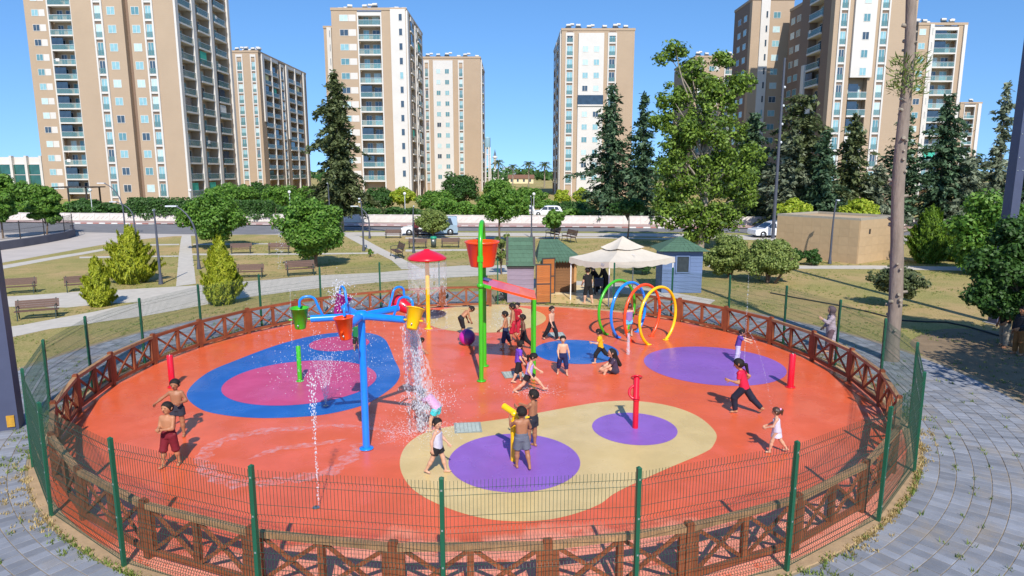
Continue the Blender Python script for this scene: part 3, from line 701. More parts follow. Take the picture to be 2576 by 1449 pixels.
    hd = hd+sh3; nk = nk+sh3; pel = pel+sh3; J = {k_: tuple(x+sh3 for x in v) for k_, v in J.items()}; T = [(a+sh3, b+sh3, r1, r2) for a, b, r1, r2 in T]
    side3 = lambda z_, x_, y_=0: pel+u*z_*S+rt*x_*S+fw*y_*S
    V, Fq = sdf_mesh(P, vox)
    bo = obj('person', fastmesh('person', V, Fq, SKINS[skin], smooth=True), loc=(loc[0], loc[1], z), rz=R(face)); tag(bo, label, 'person', group)
    def child(nm, pr, m, cut=None, vx=None):
        if not pr: return
        V, Fq = sdf_mesh(pr, vx or vox*1.1, cut); return obj(nm, fastmesh(nm, V, Fq, m, smooth=True), bo)
    cy = lambda a, b, r1, r2, k=.02: ('cyl', a, b, (r1*S, r2*S), k*S)
    cp = lambda a, b, r1, r2, k=.02: ('cap', a, b, (r1*S, r2*S), k*S)
    gr = .010/ S+.004
    if bottom:
        kind, c = bottom; ln = dict(shorts=.55, trunks=.8, knee=1.05, capri=1.45, pants=1.95)[kind]; pr = []
        loose = dict(shorts=.016, trunks=.018, knee=.008, capri=.008, pants=.012)[kind]
        wa, wb = side3(-.03, 0), side3(.055, 0)
        pr.append(cy(wa, wb, .0, .0)); pr.pop()
        for sg in (-1, 0, 1): pr.append(cy(side3(-.045, sg*.036), side3(.062, sg*.033), .060+gr, .055+gr))
        for nm in 'LR':
            hip, kp, an = J[nm]; f1 = min(ln, 1.); pr.append(cy(hip+(hip-kp)*.05, hip+(kp-hip)*f1, .058+gr, .037+gr+loose+(1-f1)*.016))
            if ln > 1:
                pr.append(cp(kp, kp, .037+gr+loose*.8, .037+gr+loose*.8)); pr.append(cy(kp, kp+(an-kp)*(ln-1), .037+gr+loose*.8, .037-(ln-1)*.012+gr+loose*.7))
        child('shorts' if ln < 1.2 else 'trousers', pr, cloth(c))
    if top:
        kind, c = top; pr = []
        if kind in ('tee', 'tank', 'dress', 'long', 'coat'):
            zb = -.035 if kind in ('tee', 'tank') else -.02
            for sg in (-1, 0, 1): pr.append(cy(side3(zb, sg*.036), side3(.235 if kind in ('tank', 'dress') else .262, sg*.045), .060+gr+.006, .055+gr))
            if kind in ('tank', 'dress'):
                for sg in (-1, 1): pr.append(cy(side3(.20, sg*.042), side3(.283, sg*.045, .0), .05, .036, .01))
            if kind in ('tee', 'long', 'coat'):
                pr.append(cp(side3(.258, -.078), side3(.258, .078), .034+gr, .034+gr))
                for nm in 'LR':
                    sh, eb, wr = J['a'+nm]; f1 = .62 if kind == 'tee' else 1.; pr.append(cy(sh, sh+(eb-sh)*f1, .034+gr, .03+gr))
                    if kind != 'tee': pr.append(cp(eb, eb, .026+gr, .026+gr)); pr.append(cy(eb, eb+(wr-eb)*.93, .027+gr, .022+gr))
            if kind == 'dress':
                kn = (J['L'][0]+(J['L'][1]-J['L'][0])*.62+J['R'][0]+(J['R'][1]-J['R'][0])*.62)/2; pr.append(cy(side3(.03, 0), kn, .085, .118, .03))
            if kind == 'coat':
                kn = (J['L'][1]*.35+J['L'][2]*.65+J['R'][1]*.35+J['R'][2]*.65)/2; pr.append(cy(side3(.03, 0), kn, .095, .115, .04))
        child({'tee': 'shirt', 'tank': 'tank_top', 'dress': 'dress', 'long': 'shirt', 'coat': 'coat'}[kind], pr, cloth(c))
    hm = hcol or HAIR
    if hair:
        r_ = .0735*hs
        pr = [('cap', hd-hf*.014*S*hs+hu*.004*S, hd+hu*.018*S+hf*.002*S, (r_*S, r_*S), .0)]
        nrm = unit(hf*.78-hu*.62); cut = [(nrm, hd+hf*.040*S*hs+hu*.004*S)]
        if hair == 'short': cut.append((-hu, hd-hu*.042*S*hs))
        if hair == 'long':
            pr.append(('cap', hd-hf*.03*S, hd-hf*.045*S-hu*.10*S, (.068*S*hs, .06*S*hs), .01)); e = hd-hf*.05*S-u*.30*S-fw*.06*S
            pr.append(('cap', hd-hf*.045*S-hu*.10*S, e, (.06*S*hs, .045*S), .02)); cut = [(unit(hf*.9-hu*.25), hd+hf*.026*S*hs+hu*.012*S)] 
        if hair in ('pony', 'braid'):
            b0 = hd-hf*.07*S*hs+hu*(.04 if hair == 'pony' else -.03)*S; L = .11 if hair == 'pony' else .24
            pr += [('cap', b0, b0-hf*.035*S-hu*.01*S, (.022*S, .03*S), .01), ('cap', b0-hf*.035*S-hu*.01*S, b0-hf*.03*S-u*L*S, (.03*S, .014*S), .01)]
        child('hair', pr, hm, cut, .008)
        if pony: q = MB(); q.ball(hd-hf*.075*S*hs+hu*.045*S, .03*S, 8); q.build('hair_bow', cloth(pony), bo)
    if scarf:
        pr = [('cap', hd-hf*.012*S, hd+hu*.012*S, (.083*S, .083*S), .0), ('cap', nk-u*.02*S, hd-hu*.05*S, (.085*S, .062*S), .02), ('cap', side3(.22, -.05), side3(.22, .05), (.062*S, .062*S), .03)]
        child('headscarf', pr, cloth(scarf), [(unit(hf*.95-hu*.1), hd+hf*.045*S)], .009)
    q = MB()
    for sg in (-1, 1): 
        e = MB(); e.ball(hd+hf*.0655*S*hs+hr*sg*.026*S*hs+hu*.004*S, .009*S, 8, (1, 1, .8)); e.build('eye', EYE, bo)
    e = MB(); c0 = hd+hf*.066*S*hs-hu*.044*S*hs; e.bar(c0-hr*.016*S, c0+hr*.016*S, .008*S, .006*S); e.build('mouth', LIP, bo)
    return bo
def at_px(px_, py_): g = gp(px_, py_); return (g.x, g.y)
FAR = .0115
def kid_h(px_, f, t): return zat(px_, f, t)
# foreground, left to right
person(at_px(432, 1174), 172, 1.40, 'wet boy in dark red shorts hugging himself at the left rim', 'tan', legL=(-8, 5, 4), legR=(14, 5, 10), armL=(22, 4, 78, 38), armR=(18, 4, 85, 30), bottom=('knee', '6e0f20'), head=(-8, -8))
person(at_px(452, 1098), 185, 1.38, 'grinning wet boy peering out from behind the boy in dark red shorts', 'brown', armL=(-5, 22, 95, 35), armR=(10, 55, 60, 5), legR=(12, 4, 8), bottom=('shorts', '2a2c38'), head=(0, 2))
person(at_px(1102, 1192), -105, 1.20, 'boy in white vest and black shorts walking on the sand field', 'fair', legL=(18, 3, 6), legR=(-20, 4, 8), armL=(18, 10, 30, 10), armR=(-20, 14, 25, 5), top=('tank', 'bcbac8'), bottom=('shorts', '18181c'), head=(-28, 2))
person(at_px(1100, 1088), 70, 1.20, 'child in pink top and turquoise shorts ducking under the falling water', 'fair', lean=42, head=(0, 25), legL=(25, 5, 20), legR=(10, 5, 22), armL=(100, 15, 60, 20), armR=(95, 15, 70, 20), top=('tee', 'cc96b8'), bottom=('shorts', '3cc0c4'))
person(at_px(1312, 1178), 12, 1.33, 'barefoot boy in grey shorts aiming the yellow cannon, back to camera', 'brown', legL=(4, 4, 6), legR=(-10, 8, 14), armL=(48, 18, 70, 12), armR=(25, 20, 80, 8), bottom=('trunks', '5c5f6c'), head=(25, 2))
person(at_px(1340, 1128), 60, 1.36, 'shirtless boy half hidden behind the boy at the yellow cannon', 'brown', legL=(10, 4, 12), armL=(45, 8, 60, 15), armR=(40, 8, 55, 5), bottom=('shorts', '20222c'), head=(15, -4))
person(at_px(1868, 1040), 62, 1.50, 'running girl in red shirt and navy leggings with a braid', 'tan', lean=16, legL=(38, 3, 46), legR=(-34, 4, 12, -42), armL=(20, 14, 95, 5), armR=(-38, 18, 85, 0), top=('tee', 'c8103a'), bottom=('pants', '15182c'), hair='braid', head=(8, 0))
person(at_px(1950, 1140), 70, 1.05, 'little girl in white dress with pink hair bow near the right fence', 'fair', legL=(20, 4, 10), legR=(-22, 5, 14), armL=(28, 8, 45, 15), armR=(24, 12, 40, 5), top=('dress', 'c6c2d2'), hair='pony', hcol=HAIRB, pony='f0a8d0', lean=5)
person(at_px(1854, 912), -100, 1.10, 'child in purple shirt reaching for the thin jet at the right', 'fair', lean=10, legL=(8, 5, 10), legR=(-4, 5, 8), armL=(78, 8, 8, 10), armR=(70, 8, 12, 5), top=('tee', '5a3a8c'), bottom=('pants', 'b8b0cc'), head=(0, 10))
person(at_px(1415, 944), 178, 1.22, 'shirtless boy in navy cropped trousers facing the camera', 'fair', legL=(8, 9, 6), legR=(-6, 10, 4), armL=(-6, 16, 15, 0), armR=(20, 10, 25, 12), bottom=('capri', '141a4a'))
person(at_px(1510, 915), 82, 1.18, 'boy in yellow shirt running left across the blue disc', 'fair', lean=8, legL=(34, 4, 30), legR=(-36, 4, 18, -30), armL=(30, 10, 75, 12), armR=(-25, 14, 70, 5), top=('tee', 'e0a408'), bottom=('capri', '16161a'), head=(-15, 2))
person(at_px(1548, 940), 92, 1.42, 'long-haired girl in dark dress sitting on the floor hugging her knees', 'fair', sit=True, lean=14, legL=(118, 6, 100, 0), legR=(112, 8, 96, 0), armL=(52, 6, 22, 12), armR=(48, 8, 22, 14), top=('tee', '3c2e44'), bottom=('shorts', '2e2638'), hair='long', head=(0, -5))
person(at_px(1330, 988), -98, 1.28, 'girl in lilac top and black shorts lunging to the right', 'fair', lean=10, legL=(52, 5, 12, 10), legR=(-30, 6, 22), armL=(35, 12, 35, 8), armR=(-5, 20, 50, 0), top=('tank', 'b09cd8'), bottom=('shorts', '161418'), hair='braid', head=(-5, 18))
person(at_px(1304, 962), -75, 1.26, 'girl in purple shirt walking behind the girl in lilac top', 'fair', lean=4, legL=(14, 4, 6), legR=(-14, 4, 12), armL=(15, 10, 50, 10), armR=(0, 12, 40, 5), top=('tee', '6a3cb0'), bottom=('knee', '17151c'), hair='pony', head=(30, 18))
# behind the green arch
person(at_px(1317, 882), 100, 1.28, 'dark-haired boy in black trousers with wet brown back', 'dark', lean=4, legL=(16, 4, 8), legR=(-22, 4, 24, -20), armL=(10, 12, 20, 0), armR=(-16, 14, 18, 0), bottom=('pants', '141316'), vox=FAR)
person(at_px(1272, 878), 80, 1.34, 'boy in blue and navy shorts walking left near the chute shadow', 'tan', legL=(10, 5, 6), legR=(-14, 6, 8), armL=(16, 10, 30, 5), armR=(-8, 12, 18, 0), bottom=('capri', '23304f'), vox=FAR, head=(15, 8))
person(at_px(1290, 862), 95, 1.44, 'boy in crimson shorts walking beside the boy in blue shorts', 'tan', legL=(10, 4, 4), legR=(-12, 5, 8), armL=(8, 8, 12, 0), armR=(-8, 10, 12, 0), bottom=('knee', 'b0102c'), vox=FAR, head=(5, 8))
person(at_px(1303, 840), 150, 1.24, 'small girl in red sports shirt and red leggings running with tied hair', 'fair', lean=6, legL=(26, 4, 18), legR=(-26, 4, 30, -25), armL=(20, 25, 80, 10), armR=(-10, 30, 90, 5), top=('tee', 'a81428'), bottom=('pants', 'a8142c'), hair='pony', vox=FAR)
person(at_px(1160, 846), -65, 1.34, 'shirtless boy in black swim shorts bending over the big ball', 'tan', lean=48, head=(0, 20), legL=(18, 5, 14), legR=(10, 6, 14), armL=(52, 6, 18, 8), armR=(58, 6, 15, 10), bottom=('knee', '18181c'), vox=FAR)
person(at_px(1387, 857), -128, 1.30, 'shirtless smiling boy striding in long black tracksuit trousers', 'fair', legL=(24, 6, 12), legR=(-24, 5, 12), armL=(-14, 14, 14, 0), armR=(16, 10, 16, 0), bottom=('pants', '14151c'), vox=FAR, head=(-10, 4))
person(at_px(898, 884), 10, 1.08, 'small child in green shirt seen behind the blue post', 'tan', legL=(10, 5, 8), legR=(-10, 5, 8), armL=(0, 40, 15, 0), armR=(0, 40, 20, 0), top=('tee', '0f6a38'), bottom=('knee', '2c2c20'), vox=FAR)
person(at_px(1052, 892), -60, 1.05, 'child in red swimsuit crouching behind the falling water', 'tan', sit=True, lean=20, legL=(100, 8, 60, 0), legR=(90, 8, 40, 0), armL=(-20, 25, 20, 0), armR=(30, 15, 30, 0), top=('tank', 'c01c30'), bottom=('shorts', 'c01c30'), vox=FAR)
person(at_px(1581, 846), 10, 1.24, 'child in purple top and light blue shorts standing inside the spray rings', 'fair', legL=(6, 4, 4), legR=(-6, 4, 6), armL=(30, 10, 70, 10), armR=(60, 30, 60, 0), top=('tank', '8a6aa0'), bottom=('shorts', '66b4dc'), vox=FAR, hcol=HAIRB)
# grown-ups
person(at_px(1479, 764), 25, 1.72, 'man in black shirt and black shorts standing by the white canopy', 'fair', kid=0, lean=8, legL=(6, 7, 6), legR=(-6, 7, 6), armL=(15, 10, 35, 12), armR=(6, 12, 14, 0), top=('tee', '0f0e10'), bottom=('knee', '0e0e10'), vox=FAR)
person(at_px(1501, 738), 85, 1.60, 'woman in black robe and hood bending over the blue cool box', 'fair', kid=0, lean=32, armL=(45, 8, 30, 10), armR=(50, 8, 25, 10), top=('coat', '0e0d10'), bottom=('pants', '101014'), hair=None, scarf='0c0b0e', vox=FAR)
person(at_px(1524, 741), 70, 1.66, 'woman in black clothes with a chain strap under the canopy', 'fair', kid=0, lean=24, armL=(40, 10, 30, 10), armR=(20, 10, 20, 0), top=('coat', '131216'), bottom=('pants', '101014'), hair=None, scarf='141318', vox=FAR)
person(at_px(2086, 886), 80, 1.62, 'woman in patterned headscarf and pale coat walking outside the fence', 'fair', kid=0, lean=3, legL=(12, 4, 6), legR=(-12, 4, 8), armL=(40, 8, 90, 8), armR=(10, 10, 30, 0), top=('coat', 'b0a0a8'), bottom=('pants', '6a5058'), hair=None, scarf='5a4a50', vox=FAR, z=.03)
person(at_px(2522, 873), 95, 1.74, 'man in black shirt and pale trousers in the shade of the right tree', 'tan', kid=0, legL=(5, 5, 4), legR=(-6, 5, 4), armL=(12, 14, 45, 5), armR=(0, 12, 15, 0), top=('tee', '121214'), bottom=('pants', '8c8272'), vox=FAR, z=.0)
person(at_px(2560, 892), 100, 1.70, 'man in dark shirt and rust trousers at the right edge under the tree', 'tan', kid=0, armL=(20, 10, 50, 10), top=('long', '1c1e26'), bottom=('pants', '8a5a2c'), vox=FAR, z=.0)
person(at_px(1047, 595), 180, 1.68, 'distant person in dark red jacket beside the small white car', 'tan', kid=0, top=('long', '5c2028'), bottom=('pants', '222028'), vox=.02, z=.0)
# ------------------------------------------------------------ cabins, canopy, small building
M_SHG = mat('green_shingle', '47644f', .88, var=.18, scale=3, obj_rand=.12, bump=.3, bscale=50)
M_SHD = mat('dark_trim', '3a3634', .7, var=.2)
M_PLK = mat('orange_plank', 'a8632c', .6, var=.22, scale=2, stretch=(1, 1, 6), obj_rand=.12)
M_PLB = mat('brown_plank', '7a5432', .7, var=.22, scale=2, stretch=(1, 1, 6), obj_rand=.14)
M_PLG = mat('grey_mauve_plank', '8d7f8c', .75, var=.14, scale=2, stretch=(1, 1, 5), obj_rand=.06)
M_BLU = mat('blue_grey_board', '62769a', .7, var=.10, scale=2, obj_rand=.05)  # booth boards coloured darker to stand in for shade on the front
M_WHT = mat('white_paint', 'dcdad6', .6, var=.06); M_DARK = mat('dark_interior', (.02, .02, .02), .9)
M_PANE = mat('dark_window', (.035, .045, .05), .25, var=.3, spec=.5)
def planks(parent, name, x0, x1, y, z0, z1, m, hgt=.14, th=.025, axis='x'):
    n = max(1, round((z1-z0)/hgt)); h = (z1-z0)/n; q = MB()
    if axis == 'x': q.box(0, x1-x0, -th, 0, 0, h-.008)
    else: q.box(0, th, 0, x1-x0, 0, h-.008)
    me = q.mesh(name, m)
    for i in range(n): obj(name, me, parent, loc=((x0, y, z0+i*h) if axis == 'x' else (y, x0, z0+i*h)))
def shingles(parent, A, B, C, D, nr, nc, m, kind='shingle', taper=True):
    """rows of tabs on the roof plane A-B (eave) to D-C (ridge)"""
    A, B, C, D = (Vector(p) for p in (A, B, C, D)); nrm = (B-A).cross(D-A).normalized()
    if nrm.z < 0: nrm = -nrm
    for i in range(nr):
        t0, t1 = i/nr, min(1, (i+1.18)/nr); l0, r0_ = A.lerp(D, t0), B.lerp(C, t0); l1, r1_ = A.lerp(D, t1), B.lerp(C, t1)
        q = MB()
        k = max(1, round(nc*(r0_-l0).length/max((B-A).length, .01)))
        for j in range(k):
            o_ = .5 if i % 2 else 0
            s0, s1 = max(0, (j+.03-o_)/k), min(1, (j+.97-o_)/k)
            if s1 <= s0: continue
            e = nrm*.022; f = nrm*.008
            vs = [l0.lerp(r0_, s0)+e, l0.lerp(r0_, s1)+e, l1.lerp(r1_, s1)+f, l1.lerp(r1_, s0)+f]
            lo = [v-nrm*.014 for v in vs]; q.add(vs+lo, [(0, 1, 2, 3), (4, 7, 6, 5), (0, 4, 5, 1), (1, 5, 6, 2), (3, 2, 6, 7), (0, 3, 7, 4)])
        q.build('shingle_row', m, parent)
# tall cabin with steep roof, slope to the camera
gA, gB = gp(1276, 762), gp(1343, 765); W_ = gB.x-gA.x
cb = empty('toilet_cabin', (gA.x, gA.y, 0), 0, 'narrow mauve plank cabin with steep green shingle roof beside the pad', 'cabin')
ze = zat(1300, 762, 668); dpt = 1.5; zr = xz(1308, 597, gA.y+.66)[1]
q = MB(); q.box(.03, W_-.03, .03, dpt, 0, ze); q.add([(W_-.03, .03, ze), (W_-.03, dpt, ze), (W_-.03, .03+.62, zr-.12), (.03, .03, ze), (.03, dpt, ze), (.03, .65, zr-.12)], [(0, 1, 2), (3, 5, 4)]); q.build('wall', M_PLB, cb)
planks(cb, 'plank', 0, W_, .03, .02, ze-.02, M_PLG, .21)
planks(cb, 'plank', .03, dpt, W_-.03, .02, ze-.02, M_PLB, .21, axis='y')
q = MB(); q.box(-.02, W_+.02, -.06, .0, ze-.12, ze); q.build('fascia', M_SHD, cb)
rf = empty('roof'); rf.parent = cb
A, B, C, D = (-.06, -.10, ze-.02), (W_+.06, -.10, ze-.02), (W_+.06, .66, zr), (-.06, .66, zr)
q = MB(); q.add([A, B, C, D], [(0, 1, 2, 3)]); q.add([(W_+.06, dpt+.1, ze-.02), (-.06, dpt+.1, ze-.02), D, C], [(0, 1, 2, 3)]); q.build('roof_deck', M_SHG, rf)
shingles(rf, A, B, C, D, 7, 5, M_SHG)
for x in (-.05, W_-.03):
    q = MB(); q.bar((x+.05, -.08, ze+.02), (x+.05, .66, zr+.03), .11, .03, up=(0, -.8, .6)); q.build('verge_trim', M_SHD, rf)
# second cabin with hip roof, doors standing open
g2 = gp(1397, 737); w2 = gp(1448, 737).x-g2.x
c2 = empty('wooden_cabin', (g2.x, g2.y, 0), 0, 'brown plank cabin with low green hip roof behind the open doors', 'cabin')
ze2 = zat(1420, 737, 652); x0 = gp(1362, 737).x-g2.x
q = MB(); q.box(x0+.03, w2-.03, .03, 2.4, 0, ze2); q.build('wall', M_PLB, c2)
planks(c2, 'plank', 0, w2, .03, .02, ze2, M_PLB, .15); planks(c2, 'plank', .03, 2.4, w2-.03, .02, ze2, M_PLB, .15, axis='y')
q = MB(); q.box(w2-.10, w2+.03, -.04, .06, 0, ze2); q.build('corner_post', mat('pale_wood', 'b98a55', .6, var=.2, scale=4), c2)
rf = empty('roof'); rf.parent = c2
e0 = ze2-.05; ym = 1.25; rz = xz(1375, 602, g2.y+ym)[1]; X0, X1 = x0-.25, gp(1462, 737).x-g2.x
A, B = (X0, -.35, e0), (X1, -.35, e0); C, D = (X0+1.15, ym, rz), (X0+.2, ym, rz); E_, F_ = (X1, 2.8, e0), (X0, 2.8, e0)
q = MB(); q.add([A, B, C, D, E_, F_], [(0, 1, 2, 3), (1, 4, 2), (4, 5, 3, 2), (5, 0, 3), (0, 5, 4, 1)]); q.build('roof_deck', M_SHG, rf)
shingles(rf, A, B, C, D, 7, 12, M_SHG); shingles(rf, B, E_, C, C, 7, 9, M_SHG)
q = MB(); n_ = 16
for i in range(n_):
    xa, xb = X0+(X1-X0)*i/n_, X0+(X1-X0)*(i+1)/n_; q.add([(xa, -.37, e0+.01), (xb, -.37, e0+.01), ((xa+xb)/2, -.37, e0-.10), (xa, -.355, e0+.01), (xb, -.355, e0+.01), ((xa+xb)/2, -.355, e0-.10)], [(0, 2, 1), (3, 4, 5), (0, 1, 4, 3), (1, 2, 5, 4), (2, 0, 3, 5)])
q.build('scalloped_edge', M_SHG, rf)
for (pa, pb, top, lab) in (((1347, 765), (1386, 764), 666, 'front open door'), ((1363, 742), (1396, 740), 651, 'rear open door')):
    a, b_ = gp(*pa), gp(*pb); w = (b_-a).length; h = zat(pa[0], pa[1], top); az = math.atan2(b_.y-a.y, b_.x-a.x)
    d_ = empty('door', (a.x-g2.x, a.y-g2.y, .03), az); d_.parent = c2; d_['label'] = lab
    q = MB(); t = .055
    for bx in ((0, t, 0, h), (w-t, w, 0, h)): q.box(bx[0], bx[1], -.02, .03, bx[2], bx[3])
    for z in (0, h*.48, h-t): q.box(t, w-t, -.02, .03, z, z+t)
    q.build('door_frame', M_SHD, d_)
    planks(d_, 'plank', t, w-t, .02, t, h*.48, M_PLK, .10); planks(d_, 'plank', t, w-t, .02, h*.48+t, h-t, M_PLK, .10)
# white pop-up canopy
cL, cF, cR = gp(1434, 652, 2.05), gp(1530, 668, 2.05), gp(1701, 652, 2.05)
ctr = (cL+cR)/2; ctr.z = 0; half = (cR-cL).length/2; ang = math.atan2(cR.y-cL.y, cR.x-cL.x)
gz = empty('canopy_tent', (ctr.x, ctr.y+.3, 0), ang, 'white pop-up canopy with sagging roof beside the cabins', 'canopy')
M_CAN = mat('canopy_fabric', 'c0b6a6', .85, var=.10, scale=1.6, bump=.6, bscale=4)
cs = [Vector((-half, 0, 2.12)), Vector((-.35*half, -half*.72, 2.12)), Vector((half, 0, 2.12)), Vector((.35*half, half*.72, 2.12))]
ap = Vector((0, 0, 3.05)); q = MB()
def canopy_side(q, a, b, t0, t1, z_ap, sag=.14, nu=10, nv=8):
    vs = []
    for i in range(nv+1):
        t = t0+(t1-t0)*i/nv
        for j in range(nu+1):
            s = j/nu; p = a.lerp(b, s); p = p.lerp(Vector((0, 0, z_ap)), t); p.z -= sag*math.sin(PI*t)*.8+ .05*math.sin(PI*s)*(1-t)*2+random.uniform(-.008, .008); vs.append(p)
    q.add(vs, [(i*(nu+1)+j, i*(nu+1)+j+1, (i+1)*(nu+1)+j+1, (i+1)*(nu+1)+j) for i in range(nv) for j in range(nu)], True)
for i in range(4): canopy_side(q, cs[i], cs[(i+1) % 4], 0, .66, 2.9)
q.build('roof', M_CAN, gz)
q = MB()
for i in range(4): canopy_side(q, cs[i]*.42+Vector((0, 0, 2.60-.42*2.12)), cs[(i+1) % 4]*.42+Vector((0, 0, 2.60-.42*2.12)), 0, 1, 3.12, .04)
q.build('vent_cap', M_CAN, gz)
q = MB()
for i in range(4):
    a, b_ = cs[i], cs[(i+1) % 4]; n_ = 14; vs = []
    for j in range(n_+1):
        p = a.lerp(b_, j/n_); sg = .10*math.sin(PI*j/n_); vs += [p-Vector((0, 0, sg)), p*1.01-Vector((0, 0, .02+.27+sg+.03*math.sin(j*2.2)))]
    q.add(vs, [(2*j, 2*j+2, 2*j+3, 2*j+1) for j in range(n_)], True)
q.build('valance', M_CAN, gz)
for c in cs:
    q = MB(); q.box(c.x*.97-.025, c.x*.97+.025, c.y*.97-.025, c.y*.97+.025, 0, 2.12); q.box(c.x*.97-.07, c.x*.97+.07, c.y*.97-.07, c.y*.97+.07, 0, .012); q.build('leg', M_WHT, gz)
q = MB(); q.tube([(-.9, -.2, 2.35), (.9, .2, 2.35)], .015, 6); q.tube([(-.5, .8, 2.3), (.5, -.8, 2.3)], .015, 6); q.build('truss', M_WHT, gz)
fc = bpy.data.curves.new('lettering', 'FONT'); fc.body = 'YU'; fc.size = .15; fc.extrude = .002
dp = bpy.context.evaluated_depsgraph_get(); fo = bpy.data.objects.new('lettering_src', fc); COL.objects.link(fo); dp.update()
lm = bpy.data.meshes.new_from_object(fo.evaluated_get(bpy.context.evaluated_depsgraph_get())); bpy.data.objects.remove(fo)
lm.materials.clear(); lm.materials.append(mat('blue_print', '5a78a8', .7))
d_ = (cs[1]-cs[0]).normalized(); p = cs[0].lerp(cs[1], .82)*1.03; M = Matrix.Translation(p-Vector((0, 0, .26))) @ Matrix.Rotation(math.atan2(d_.y, d_.x), 4, 'Z') @ Matrix.Rotation(PI/2, 4, 'X')
obj('printed_letters', lm, gz, M=M)
# blue-grey cabin
gb_ = gp(1664, 737); w3 = gp(1766, 739).x-gb_.x; d3 = 2.0
c3 = empty('booth', (gb_.x, gb_.y, 0), R(-2), 'blue-grey boarded booth with green pyramid roof and small window', 'booth')
ze3 = zat(1700, 738, 630); zr3 = xz(1714, 594, gb_.y+1.0)[1]
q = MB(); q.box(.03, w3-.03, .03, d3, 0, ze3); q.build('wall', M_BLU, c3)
wx0, wx1 = gp(1698, 738).x-gb_.x, gp(1733, 738).x-gb_.x; wz0, wz1 = zat(1715, 738, 688), zat(1715, 738, 643)
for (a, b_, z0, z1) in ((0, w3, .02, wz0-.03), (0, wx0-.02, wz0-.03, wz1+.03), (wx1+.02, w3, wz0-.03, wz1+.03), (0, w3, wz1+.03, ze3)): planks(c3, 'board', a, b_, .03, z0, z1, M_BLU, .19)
q = MB(); t = .06
for bx in ((wx0, wx1, wz0, wz0+t), (wx0, wx1, wz1-t, wz1), (wx0, wx0+t, wz0+t, wz1-t), (wx1-t, wx1, wz0+t, wz1-t)): q.box(bx[0], bx[1], -.03, .028, bx[2], bx[3])
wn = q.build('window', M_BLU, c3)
q = MB(); q.box(wx0+t, wx1-t, .0, .02, wz0+t, wz1-t); q.build('pane', M_PANE, wn)
rf = empty('roof'); rf.parent = c3; o_ = .28; e0 = ze3-.04
A, B, C, D = (-o_, -o_, e0), (w3+o_, -o_, e0), (w3+o_, d3+o_, e0), (-o_, d3+o_, e0); T = (w3/2, d3/2, zr3)
q = MB(); q.add([A, B, C, D, T], [(0, 1, 4), (1, 2, 4), (2, 3, 4), (3, 0, 4), (0, 3, 2, 1)]); q.build('roof_deck', M_SHG, rf)
shingles(rf, A, B, T, T, 7, 10, M_SHG); shingles(rf, B, C, T, T, 7, 10, M_SHG)
# blue cool box and bags
g = gp(1505, 742); t = empty('cool_box', (g.x, g.y, .016), .1, 'dark blue cool box on a stand beside the man in black', 'cool box')
q = MB(); q.box(-.22, .22, -.15, .15, .45, .80); q.build('box', mat('navy_plastic', '1c2c4c', .4), t); q = MB(); q.box(-.23, .23, -.16, .16, .805, .86); q.build('lid', mat('navy_lid', '24385c', .4), t)
q = MB()
for x in (-.18, .18):
    for y in (-.12, .12): q.box(x-.02, x+.02, y-.02, y+.02, 0, .445)
q.build('stand', M_SHD, t)
for px_, py_, lab in ((1113, 757, 'black bag left outside the far fence, left of the pair'), (1258, 762, 'black and white bag against the far fence by the cabin')):
    g = gp(px_, py_); t = empty('bag', (g.x, g.y+.5, 0), 0, lab, 'bag')
    q = MB(); q.ball((0, 0, .16), .2, 12, (1.3, .7, .85)); q.build('bag_body', mat('black_nylon', (.02, .02, .022), .6, bump=.5, bscale=12), t); q = MB(); q.tube(arc((0, 0, .3), (1, 0, 0), (0, 0, 1), .12, 0, 180, 8), .012, 6); q.build('handle', mat('grey_strap', '9a9a9a', .7), t)
g = gp(1560, 735); t = empty('towel', (g.x, g.y, 0), 0, 'pink towel hanging from the canopy leg', 'towel')
q = MB(); vs = []; 
for i in range(9):
    for j in range(7): vs.append((-.12+.03*i+.01*math.sin(j), .03*math.sin(i*1.3+j*.5), 1.95-.07*j*(1+.1*math.sin(i))))
q.add(vs, [(i*7+j, i*7+7+j, i*7+8+j, i*7+1+j) for i in range(8) for j in range(6)], True); q.build('cloth', cloth('d89aa8'), t)
# stone-clad plant building on the right
pc, pl, pr_ = gp(2155, 664), gp(1950, 641), gp(2288, 654)
zt = zat(2158, 664, 554)
bd = empty('stone_building', (pc.x, pc.y, 0), 0, 'low flat-roofed building clad in beige stone panels behind the lawn', 'building')
L_ = Vector((pl.x-pc.x, pl.y-pc.y, 0)); Rr = Vector((pr_.x-pc.x, pr_.y-pc.y, 0))
# square up the plan
rd = Vector((-L_.y, L_.x, 0)).normalized(); rd = rd if rd.x > 0 else -rd; Rr = rd*Rr.length
M_STN = mat('stone_panel', 'b59a76', .8, var=.09, scale=1.5, bump=.15, obj_rand=.045)
q = MB(); o4 = [Vector((0, 0, 0)), Rr, Rr+L_, L_]; q.prism([(p.x, p.y) for p in o4], 0, zt-.04); q.build('wall', M_STN, bd)
def clad(a, d, L, nx_, nz_, hole=None):
    n_ = Vector((d.y, -d.x, 0)); n_ = n_ if n_.y < 0 else -n_; th = math.atan2(d.y, d.x); pw, ph = L/nx_, (zt-.02)/nz_
    me = MB(); sgn = 1 if n_.dot(Vector((math.sin(th), -math.cos(th), 0))) > 0 else -1
    me.box(.003, pw-.003, min(-.04*sgn, 0), max(-.04*sgn, 0), .003, ph-.003); me = me.mesh('stone_panel', M_STN)
    for i in range(nx_):
        for k in range(nz_):
            if hole and (i, k) in hole: continue
            obj('stone_panel', me, bd, loc=a+d*pw*i+Vector((0, 0, ph*k)), rz=th)
    return pw, ph, n_, th
Ld, Rd = L_.normalized(), Rr.normalized()
